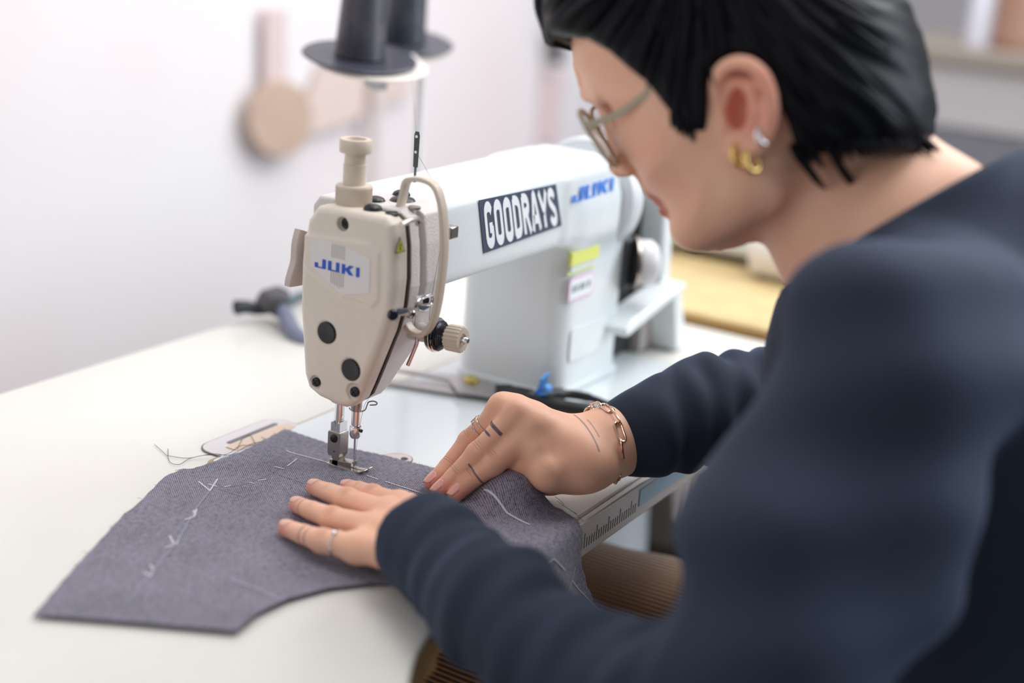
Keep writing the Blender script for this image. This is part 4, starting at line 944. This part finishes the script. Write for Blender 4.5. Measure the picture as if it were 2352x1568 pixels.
for k in range(NL):
    a0 = 2*math.pi*k/NL; c = bc_+(bu*math.cos(a0)*.0300+bv*math.sin(a0)*.0300)+bd_*(.003*math.sin(a0*2+1)); tg = nrmz(-bu*math.sin(a0)+bv*math.cos(a0)); nn = nrmz(c-bc_-bd_*np.dot(c-bc_, bd_))
    sdv = (np.cross(tg, nn)) if k % 2 == 0 else nrmz(np.cross(tg, nn)*.25+nn)
    L, w2 = .0080, .0030
    P = [c+tg*(math.copysign(L-w2, math.cos(a))+w2*math.cos(a))+sdv*w2*math.sin(a) for a in np.linspace(0, 2*math.pi, 17)[:-1]]
    MB().tube(P, .0010, n=8, closed=True).build('chain_link', rose, BR)
# earrings
def hoop(px, py, x, r, tr, m_, label, rot=.4):
    c = H(px, py, XE+x); u = nrmz(uh+fa_*.2); v = nrmz(fa_*math.cos(rot)+lx*math.sin(rot)); P = [c+(u*math.cos(a)*1.2+v*math.sin(a))*r for a in np.linspace(0, 2*math.pi, 25)[:-1]]
    o = MB().tube(P, tr, n=10, closed=True).build('earring', m_); tag(o, label, 'earring'); return o
hoop(1700, 356, .006, .0056, .0022, gold, 'chunky gold hoop earring at the front of the ear lobe', .9)
hoop(1727, 368, .007, .0055, .0021, gold, 'gold hoop earring just behind the chunky front hoop', .9)
hoop(1752, 312, .013, .0040, .0022, silver, 'silver cuff earring above the two gold hoops', .9)
# brow, lashes
hairm = bpy.data.materials.new('black_hair'); hairm.use_nodes = True; nt2 = hairm.node_tree; hb = nt2.nodes['Principled BSDF']; hb.inputs['Base Color'].default_value = (.003, .0035, .006, 1); hb.inputs['Roughness'].default_value = .45; hb.inputs['Specular IOR Level'].default_value = .13
for sg in (1, -1):
    Hs = lambda px, py, x: HW(np.array(hl_(px, py, x))*A(sg, 1, 1))
    def Bw(px, py):
        l = hl_(px, py, .0); xx = max(w_face(l[None, 1:])[0]*1.0, .003); l = hl_(px, py, xx); xx = max(w_face(l[None, 1:])[0], .003); return HW(A(sg*(xx+.0003), l[1], l[2]))
    MB().tube(spline([Bw(1347, 212), Bw(1358, 209), Bw(1385, 207), Bw(1425, 220)], 4), [.0030, .0036, .0036, .0032, .0030, .0028, .0024, .002, .0018, .0015, .0012, .0009, .0006], n=8).build('eyebrow', hairm, person)
    MB().tube(spline([Hs(1425, 280, .020), Hs(1424, 284, .030), Hs(1440, 280, .040)], 4), .0010, n=6).build('eyelashes', hairm, person)
# glasses
gl_ = empty('eyeglasses', tuple(H(1400, 300, 0)), 'clear framed eyeglasses worn on the nose with pale arms over the ears', 'glasses')
gm = mat('clear_acetate', srgb(176, 164, 140), .2, coat=.3)
glass = mat('lens_glass', (1, 1, 1, 1), .02, trans=1); 
lens_u = nrmz(HR@np.array((hl_(1338, 262)-hl_(1408, 372)))); 
for sg in (1, -1):
    cx = HW(A(sg*.033, 0, 0)+np.array(hl_(1370, 312, 0.))*A(0, 1, 1)+A(0, -.004, .002)) if sg < 0 else HW(A(.033, 0, 0)+np.array(hl_(1374, 318, .033))*A(0, 1, 1))
    lxx = nrmz(lx*sg+fa_*(-.16)); P = []
    for a in np.linspace(0, 2*math.pi, 33)[:-1]:
        ca, sa = math.cos(a), math.sin(a); P.append(cx+lxx*.0255*math.copysign(abs(ca)**.85, ca)+lens_u*.0225*math.copysign(abs(sa)**.85, sa))
    rim = MB().tube(P, .0017, n=10, closed=True).build('rim', gm, gl_)
    nl = nrmz(np.cross(lxx, lens_u)); MB().add([p+nl*.0003 for p in P]+[p-nl*.0003 for p in P], [tuple(range(32)), tuple(range(63, 31, -1))]+[(i, (i+1) % 32, 32+(i+1) % 32, 32+i) for i in range(32)]).build('lens', glass, gl_)
    Hs = lambda px, py, x: HW(np.array(hl_(px, py, x))*A(sg, 1, 1))
    hinge = cx+lxx*.0265+lens_u*.010
    MB().tube(spline([hinge, Hs(1420, 262, .066), Hs(1500, 205, .0715), Hs(1560, 165, .0755), Hs(1650, 135, .077)], 5), 1, n=12, flat=(.0050, .0024), up=(0, 0, 1)).build('temple_arm', gm, gl_)
MB().tube(spline([HW(A(.010, 0, 0)+np.array(hl_(1366, 296, 0.))*A(0, 1, 1)), HW(A(0, .002, .001)+np.array(hl_(1364, 292, 0.))*A(0, 1, 1)), HW(A(-.010, 0, 0)+np.array(hl_(1366, 296, 0.))*A(0, 1, 1))], 4), .0018, n=8).build('bridge', gm, gl_)
# hair
reg = poly2d(pxh3([(1262, -60, 0), (1262, 20, 0), (1268, 70, 0), (1284, 100, 0), (1300, 108, 0), (1316, 88, .0), (1382, 96, .03), (1416, 120, .05), (1454, 158, .06), (1494, 192, .066), (1522, 232, .068), (1552, 270, .068), (1572, 298, .068), (1604, 310, .068), (1630, 306, .068), (1630, 240, .07), (1632, 190, .07), (1646, 150, .07), (1690, 128, .07), (1740, 142, .07), (1778, 190, .07), (1796, 245, .07), (1812, 280, .07), (1826, 325, .065), (1838, 370, .06), (1852, 386, .06), (1874, 352, .06), (1908, 354, .06), (1922, 398, .055), (1936, 352, .05), (1995, 338, .045), (2080, 330, .03), (2128, 352, .0), (2300, 330, 0), (2300, -350, 0), (1262, -350, 0)]))
crown = np.array(hl_(1640, -170)[1:])
def hairpost(p, d):
    q = (p-HC)@HR; rg_ = reg(q[:, 1:]); d = smax(d, rg_*.8, .006); fd = np.clip(-rg_/.014, 0, 1)
    th = np.arctan2(q[:, 2]-crown[1], q[:, 1]-crown[0]); r = np.hypot(q[:, 1]-crown[0], q[:, 2]-crown[1])
    return d-fd*.0011*np.sin(th*64+3*np.sin(r*45)+q[:, 0]*60)*np.clip(r/.05, 0, 1)-fd*.0014*np.sin(th*23+2*np.sin(r*30+1))*np.clip(r/.05, 0, 1)
hf = field([(infl(w_hair, .75), 0)], post=hairpost)
lo = HC-A(.19, .19, .19); hi = HC+A(.19, .19, .19)
V2, F2 = surf(hf, lo, hi, .0020, B=16, slack=.02)
parts = [(V2, F2)]
# locks
locks = MB()
def lock(s0, t0, L, r0, lift=.001, side=1, bend=0, x0=None):
    st = np.array((s0, t0)); d = st-crown; d /= np.linalg.norm(d); P = []; n = 9
    xx = None
    for i in range(n):
        f = i/(n-1); wv = w_hair(st[None])[0]
        xw = max(wv, .002) if x0 is None else x0
        if xx is None: xx = xw
        else: xx = min(xw, xx) if xw > 0.02 else xx*.985
        P.append(HW(A(side*(xx+lift-.0012), st[0], st[1])))
        ang = bend*f; dd = np.array((d[0]*math.cos(ang)-d[1]*math.sin(ang), d[0]*math.sin(ang)+d[1]*math.cos(ang))); st = st+dd*L/(n-1)
    rs = [r0*math.sin(math.pi*min(1, .25+.75*(i/(n-1))))**.7+.0002 for i in range(n)]
    locks.tube(P, rs, n=6)
for k in range(420):
    s0, t0 = rng.uniform(-.13, .13), rng.uniform(-.10, .16)
    if reg(np.array([[s0, t0]]))[0] > -.012 or w_hair(np.array([[s0, t0]]))[0] < .05: continue
    dd = np.array((s0, t0))-crown
    if np.linalg.norm(dd) < .03: continue
    L = rng.uniform(.03, .055); e_ = np.array((s0, t0))+dd/np.linalg.norm(dd)*L
    if reg(e_[None])[0] > .004 or w_hair(e_[None])[0] < .035: continue
    lock(s0, t0, L, rng.uniform(.0012, .0026), .0008, 1 if rng.random() < .8 else -1, rng.uniform(-.3, .3))
for (a, b_, n, L, r0) in (((1826, 330), (1856, 380), 5, .018, .0026), ((1900, 320), (1924, 380), 5, .020, .0024), ((1940, 320), (2110, 318), 12, .014, .0024), ((1560, 250), (1600, 290), 5, .014, .0020), ((1840, 270), (1870, 340), 6, .014, .0024), ((1790, 180), (1835, 260), 6, .010, .0022)):
    for k in range(n):
        t = (k+rng.uniform(-.3, .3))/max(1, n-1); p = np.array(hl_(a[0]+(b_[0]-a[0])*t, a[1]+(b_[1]-a[1])*t, .06)); lock(p[1], p[2], L, r0, .0005, 1, rng.uniform(-.4, .4))
for k in range(7):
    x0 = (-.02+.045*k/6); P = [HW(A(x0, 0, 0)+np.array(hl_(*q))*A(0, 1, 1)) for q in ((1300, -40), (1272, 10), (1272+k*2, 60), (1284+k*2, 98), (1303+k, 112))]
    locks.tube(spline(P, 4), [.006]*5+[.0055]*4+[.005]*4+[.0035, .0025, .0012, .0004], n=8)
lm = locks.build('hair_tmp', hairm)
hm = link('hair', npmesh(parts, 'hair'), hairm, person)
bm = bmesh.new(); bm.from_mesh(hm.data); bm.from_mesh(lm.data); bm.to_mesh(hm.data); bm.free(); bpy.data.objects.remove(lm)
hm.data.polygons.foreach_set('use_smooth', np.ones(len(hm.data.polygons), bool))

# sweatshirt: one mesh, torso and both sleeves
sh = []; ELLs = Q(1720, 1690, .775)
def sadd(a, b_, ra, rb, k=.03): sh.append((cone(a, b_, ra, rb), k))
sh.append((ell(Q(2260, 880, .97), A(.145, .150, .150)), .05))
sadd(Q(2080, 690, .93), Q(2330, 900, .97), .060, .13, .03)
sadd(Q(2180, 520, .93), Q(2420, 640, .95), .050, .085, .05)
sadd(Q(2070, 720, .86), SHL, .048, .060, .02)
sadd(SHL, MIDU, .062, .071, .02); sadd(MIDU, ELLs, .071, .066, .02)
CFL = LW+nrmz(Q(945, 1226, .93)-Q(1140, 1400, .9))*0
cuffL = TZ(962, 1232, .036); axF0 = nrmz(cuffL-M2); C0 = TZ(1412, 1012, .046); C1 = TZ(1500, 985, .056); axR0 = nrmz(C1-C0)
def sclip(a, b_, ra, rb, k, c, n):
    f0 = cone(a, b_, ra, rb); sh.append((lambda p: smax(f0(p), (p-c)@n, .004), k))
for a_, b__, ra_, rb_ in ((nk[0], nk[1], .058, .060), (nk[1], nk[2], .060, .068), (Q(2080, 560, .93), Q(2150, 760, .93), .050, .062)): sadd(a_, b__, ra_, rb_, .012)
sadd(Q(2060, 410, .93), Q(2170, 480, .93), .034, .042, .03)
sadd(Q(2250, 840, .92), SHL, .08, .062, .03)
sadd(Q(2350, 1100, 1.0), Q(2330, 1700, 1.02), .12, .16, .05)
sadd(ELLs, M1, .060, .043, .02); sadd(M1, M2, .043, .0375, .015); sclip(M2, cuffL, .0375, .0345, .015, cuffL, axF0)
# far sleeve
C0 = TZ(1412, 1012, .046); C1 = TZ(1500, 985, .056); C2 = TZ(1600, 945, .064)
sclip(C0, C1, .0285, .036, .012, C0, -axR0); sadd(C1, C2, .035, .041, .015); sadd(C2, ELR, .041, .052, .02); sadd(ELR, SHR, .055, .066, .03); sadd(SHR, Q(2250, 860, 1.0), .07, .10, .05)
sh.append((ell(A(.13, -.66, -.02), A(.17, .13, .24)), .08))
# neckline plane
n1, n2, n3 = Q(1832, 652, 1.00), Q(2010, 530, .90), Q(2232, 412, .93)
pn_ = nrmz(np.cross(n2-n1, n3-n1)); 
if pn_ @ (HC-n1) < 0: pn_ = -pn_
axL = nrmz(ELL-SHL); axF = nrmz(cuffL-ELL); axR = nrmz(ELR-C0)
def shpost(p, d):
    # folds: along the near sleeve, gathers on the far sleeve
    def near(a, b_, rad):
        ba = b_-a; h = ((p-a)@ba)/(ba@ba); c = np.clip(h, 0, 1); return h, np.clip(1-(np.linalg.norm(p-a-c[:, None]*ba, axis=1)-rad)/.03, 0, 1)
    h, wgt = near(ELL, cuffL, .07)
    q = p-ELL; s = q@axF; u = nrmz(np.cross(axF, (0, 0, 1))); cu_ = q@u
    d = d-wgt*(.0021*np.sin(s*80+cu_*44)+.0014*np.sin(s*150-cu_*70+1.3)+.0010*np.sin(s*260+cu_*30))*np.clip((h-.0)*4, 0, 1)*np.clip((1.0-h)*7, 0.1, 1)
    h, wgt = near(SHL, ELL, .08)
    q = p-SHL; s = q@axL; u2 = nrmz(np.cross(axL, -CF)); c2 = q@u2
    d = d-wgt*(.0048*np.sin(s*40+c2*38+.5)+.0030*np.sin(s*85-c2*45))
    h, wgt = near(C0, ELR, .05)
    q = p-C0; s = q@axR; u3 = nrmz(np.cross(axR, (0, 0, 1))); c3 = q@u3
    d = d-wgt*np.clip(h*5-.15, 0, 1)*(.0022*np.sin(s*230+c3*50)+.0018*np.sin(s*140-c3*70+2))
    # collar opening
    w_ = (p-n1)@pn_; d = smax(d, w_, .004)
    rib = np.exp(-(w_/.009)**2)*.0010
    d = d-rib
    # open cuffs
    return d
def csub(a, b_, ra, rb): return cone(a, b_, ra, rb)
shsubs = []
V3, F3 = surf(field(sh, post=shpost), A(-.36, -.86, -.30), A(.50, .02, .44), .0030, B=16, slack=.03)
shirt_m = bpy.data.materials.new('navy_jersey'); shirt_m.use_nodes = True; nt = shirt_m.node_tree; bs = nt.nodes['Principled BSDF']
bs.inputs['Base Color'].default_value = srgb(25, 37, 58); bs.inputs['Roughness'].default_value = .85; bs.inputs['Sheen Weight'].default_value = .10; bs.inputs['Sheen Roughness'].default_value = .4; bs.inputs['Sheen Tint'].default_value = (.4, .6, 1, 1)
tcn = nt.nodes.new('ShaderNodeTexCoord'); nz = nt.nodes.new('ShaderNodeTexNoise'); nz.inputs['Scale'].default_value = 900; nt.links.new(tcn.outputs['Object'], nz.inputs['Vector'])
bp_ = nt.nodes.new('ShaderNodeBump'); bp_.inputs['Strength'].default_value = .25; bp_.inputs['Distance'].default_value = .0006; nt.links.new(nz.outputs[0], bp_.inputs['Height']); nt.links.new(bp_.outputs[0], bs.inputs['Normal'])
shirt = link('sweatshirt', npmesh([(V3, F3)], 'sweatshirt'), shirt_m, person)
def cuffring(c, ax, r1_, r2_, L, name):
    ax = nrmz(ax); P = []; mb = MB()
    mb.lathe([(r1_-.003, -.001), (r1_-.0015, -.0025), (r1_, -.001), (r2_, L), (r2_-.002, L)], c, ax, 60, cap=False)
    return mb.build(name, shirt_m, shirt)
# corduroy trousers
tr = []
for xk, kz in ((.035, -.205), (.25, -.215)):
    tr.append((cone(A(xk+.03, -.68, -.16), A(xk, -.08, kz+.010), .095, .072), .02)); tr.append((cone(A(xk, -.08, kz+.01), A(xk, -.06, -.60), .070, .05), .02))
    tr.append((cone(A(xk, -.06, -.60), A(xk, -.04, -.70), .052, .055), .02))
tr.append((ell(A(.14, -.70, -.16), A(.18, .14, .13)), .04))
V4, F4 = surf(field(tr), A(-.16, -.88, -.76), A(.42, .06, .02), .006, B=12, slack=.02)
cord = bpy.data.materials.new('brown_corduroy'); cord.use_nodes = True; nt = cord.node_tree; bs = nt.nodes['Principled BSDF']; bs.inputs['Roughness'].default_value = .8; bs.inputs['Sheen Weight'].default_value = .3
tcn = nt.nodes.new('ShaderNodeTexCoord'); sx = nt.nodes.new('ShaderNodeSeparateXYZ'); nt.links.new(tcn.outputs['Object'], sx.inputs[0])
def MX2(op, a, b_=0.):
    n = nt.nodes.new('ShaderNodeMath'); n.operation = op
    for k, v in enumerate((a, b_)):
        if isinstance(v, (int, float)): n.inputs[k].default_value = v
        else: nt.links.new(v, n.inputs[k])
    return n.outputs[0]
stp = MX2('SINE', MX2('MULTIPLY', MX2('ADD', sx.outputs[0], sx.outputs[2]), 1110.)); stp = MX2('ADD', MX2('MULTIPLY', stp, .5), .5)
mx = nt.nodes.new('ShaderNodeMix'); mx.data_type = 'RGBA'; mx.inputs[6].default_value = srgb(66, 42, 26); mx.inputs[7].default_value = srgb(158, 118, 84); nt.links.new(stp, mx.inputs[0]); nt.links.new(mx.outputs[2], bs.inputs['Base Color'])
bp_ = nt.nodes.new('ShaderNodeBump'); bp_.inputs['Strength'].default_value = .8; bp_.inputs['Distance'].default_value = .001; nt.links.new(stp, bp_.inputs['Height']); nt.links.new(bp_.outputs[0], bs.inputs['Normal'])
link('trousers', npmesh([(V4, F4)], 'trousers'), cord, person)
# stool under her
st_ = empty('work_stool', (.14, -.70, -.76), 'black padded work stool under the seated person', 'stool')
MB().lathe([(.0001, -.300), (.17, -.300), (.185, -.315), (.185, -.350), (.17, -.362), (.0001, -.362)], (.14, -.72, 0), (0, 0, 1), 48).build('seat', black, st_)
MB().lathe([(.025, -.36), (.025, -.70)], (.14, -.72, 0), (0, 0, 1), 20).build('column', dark_metal, st_)
MB().lathe([(.0001, -.76), (.22, -.76), (.21, -.74), (.03, -.70), (.0001, -.70)], (.14, -.72, 0), (0, 0, 1), 40).build('base', dark_metal, st_)

# ------------------------------------------------------------------ things under and beyond the table
bq = Q(1330, 1250, 1.8)
bn = MB().lathe([(.0001, -.76), (.112, -.76), (.078, bq[2]+.12), (.081, bq[2]+.125), (.078, bq[2]+.13), (.072, bq[2]+.125), (.100, -.74), (.0001, -.74)], (bq[0], bq[1], 0), (0, 0, 1), 56, cap=False).build('waste_bin', mat('bin_white', srgb(226, 234, 242), .4)); tag(bn, 'white plastic bin on the floor beyond the table edge, above the corduroy knee', 'bin')
ch = empty('black_chair', tuple(Q(1570, 1250, 2.15)*A(1, 1, 0)+A(0, 0, -.76)), 'black chair with chrome tubes standing on the floor beside the white bin', 'chair')
cq = Q(1575, 1195, 2.1)
MB().box(cq+A(-.16, -.20, -.10), cq+A(.16, .16, .02)).build('seat', black, ch, bevel=.02)
MB().tube([Q(1598, 1060, 1.95), Q(1594, 1190, 1.95)], .010, n=12).build('tube', chrome, ch)
MB().tube([Q(1572, 1060, 2.0), Q(1566, 1190, 2.0)], .012, n=12).build('tube', chrome, ch)
for dx, dy in ((-.12, -.15), (-.12, .12), (.12, -.15), (.12, .12)):
    MB().tube([(cq[0]+dx, cq[1]+dy, cq[2]-.09), (cq[0]+dx*1.2, cq[1]+dy*1.2, -.76)], .012, n=12).build('leg', dark_metal, ch)
cb = empty('storage_cabinet', (2.4, .0, -.76), 'grey storage cabinet with a beige worktop against the far wall', 'cabinet')
zt = pl(2250, 118, 0, 2.2)[2]; zp = pl(2250, 300, 0, 2.2)[2]
MB().box((2.18, -1.6, zt-.030), (2.7, .30, zt)).build('worktop', mat('worktop_beige', srgb(150, 140, 130), .5), cb, smooth=False, bevel=.003)
MB().box((2.20, -1.58, zp), (2.68, .28, zt-.030)).build('drawer_front', mat('cabinet_grey', srgb(186, 182, 182), .5), cb, smooth=False)
MB().box((2.205, -1.58, -.76), (2.68, .28, zp-.004)).build('body', mat('cabinet_slate', srgb(126, 126, 134), .6, noise=.2, nscale=12), cb, smooth=False)
q = pl(2258, 60, 0, 2.35); b1 = MB().lathe([(.0001, 0), (.030, 0), (.031, .01), (.031, .11), (.018, .14), (.014, .15), (.014, .19), (.0001, .19)], (q[0], q[1], zt), (0, 0, 1), 32).build('bottle', mat('bottle_white', srgb(222, 224, 236), .35)); tag(b1, 'white plastic bottle standing on the far cabinet worktop', 'bottle')
q = pl(2335, 50, 0, 2.35); b1 = MB().lathe([(.0001, 0), (.045, 0), (.047, .01), (.047, .028), (.046, .03), (.048, .14), (.040, .16), (.0001, .16)], (q[0], q[1], zt), (0, 0, 1), 32).build('jar', mat('jar_brown', srgb(150, 112, 94), .45)); tag(b1, 'brown jar standing on the far cabinet beside the white bottle', 'jar')
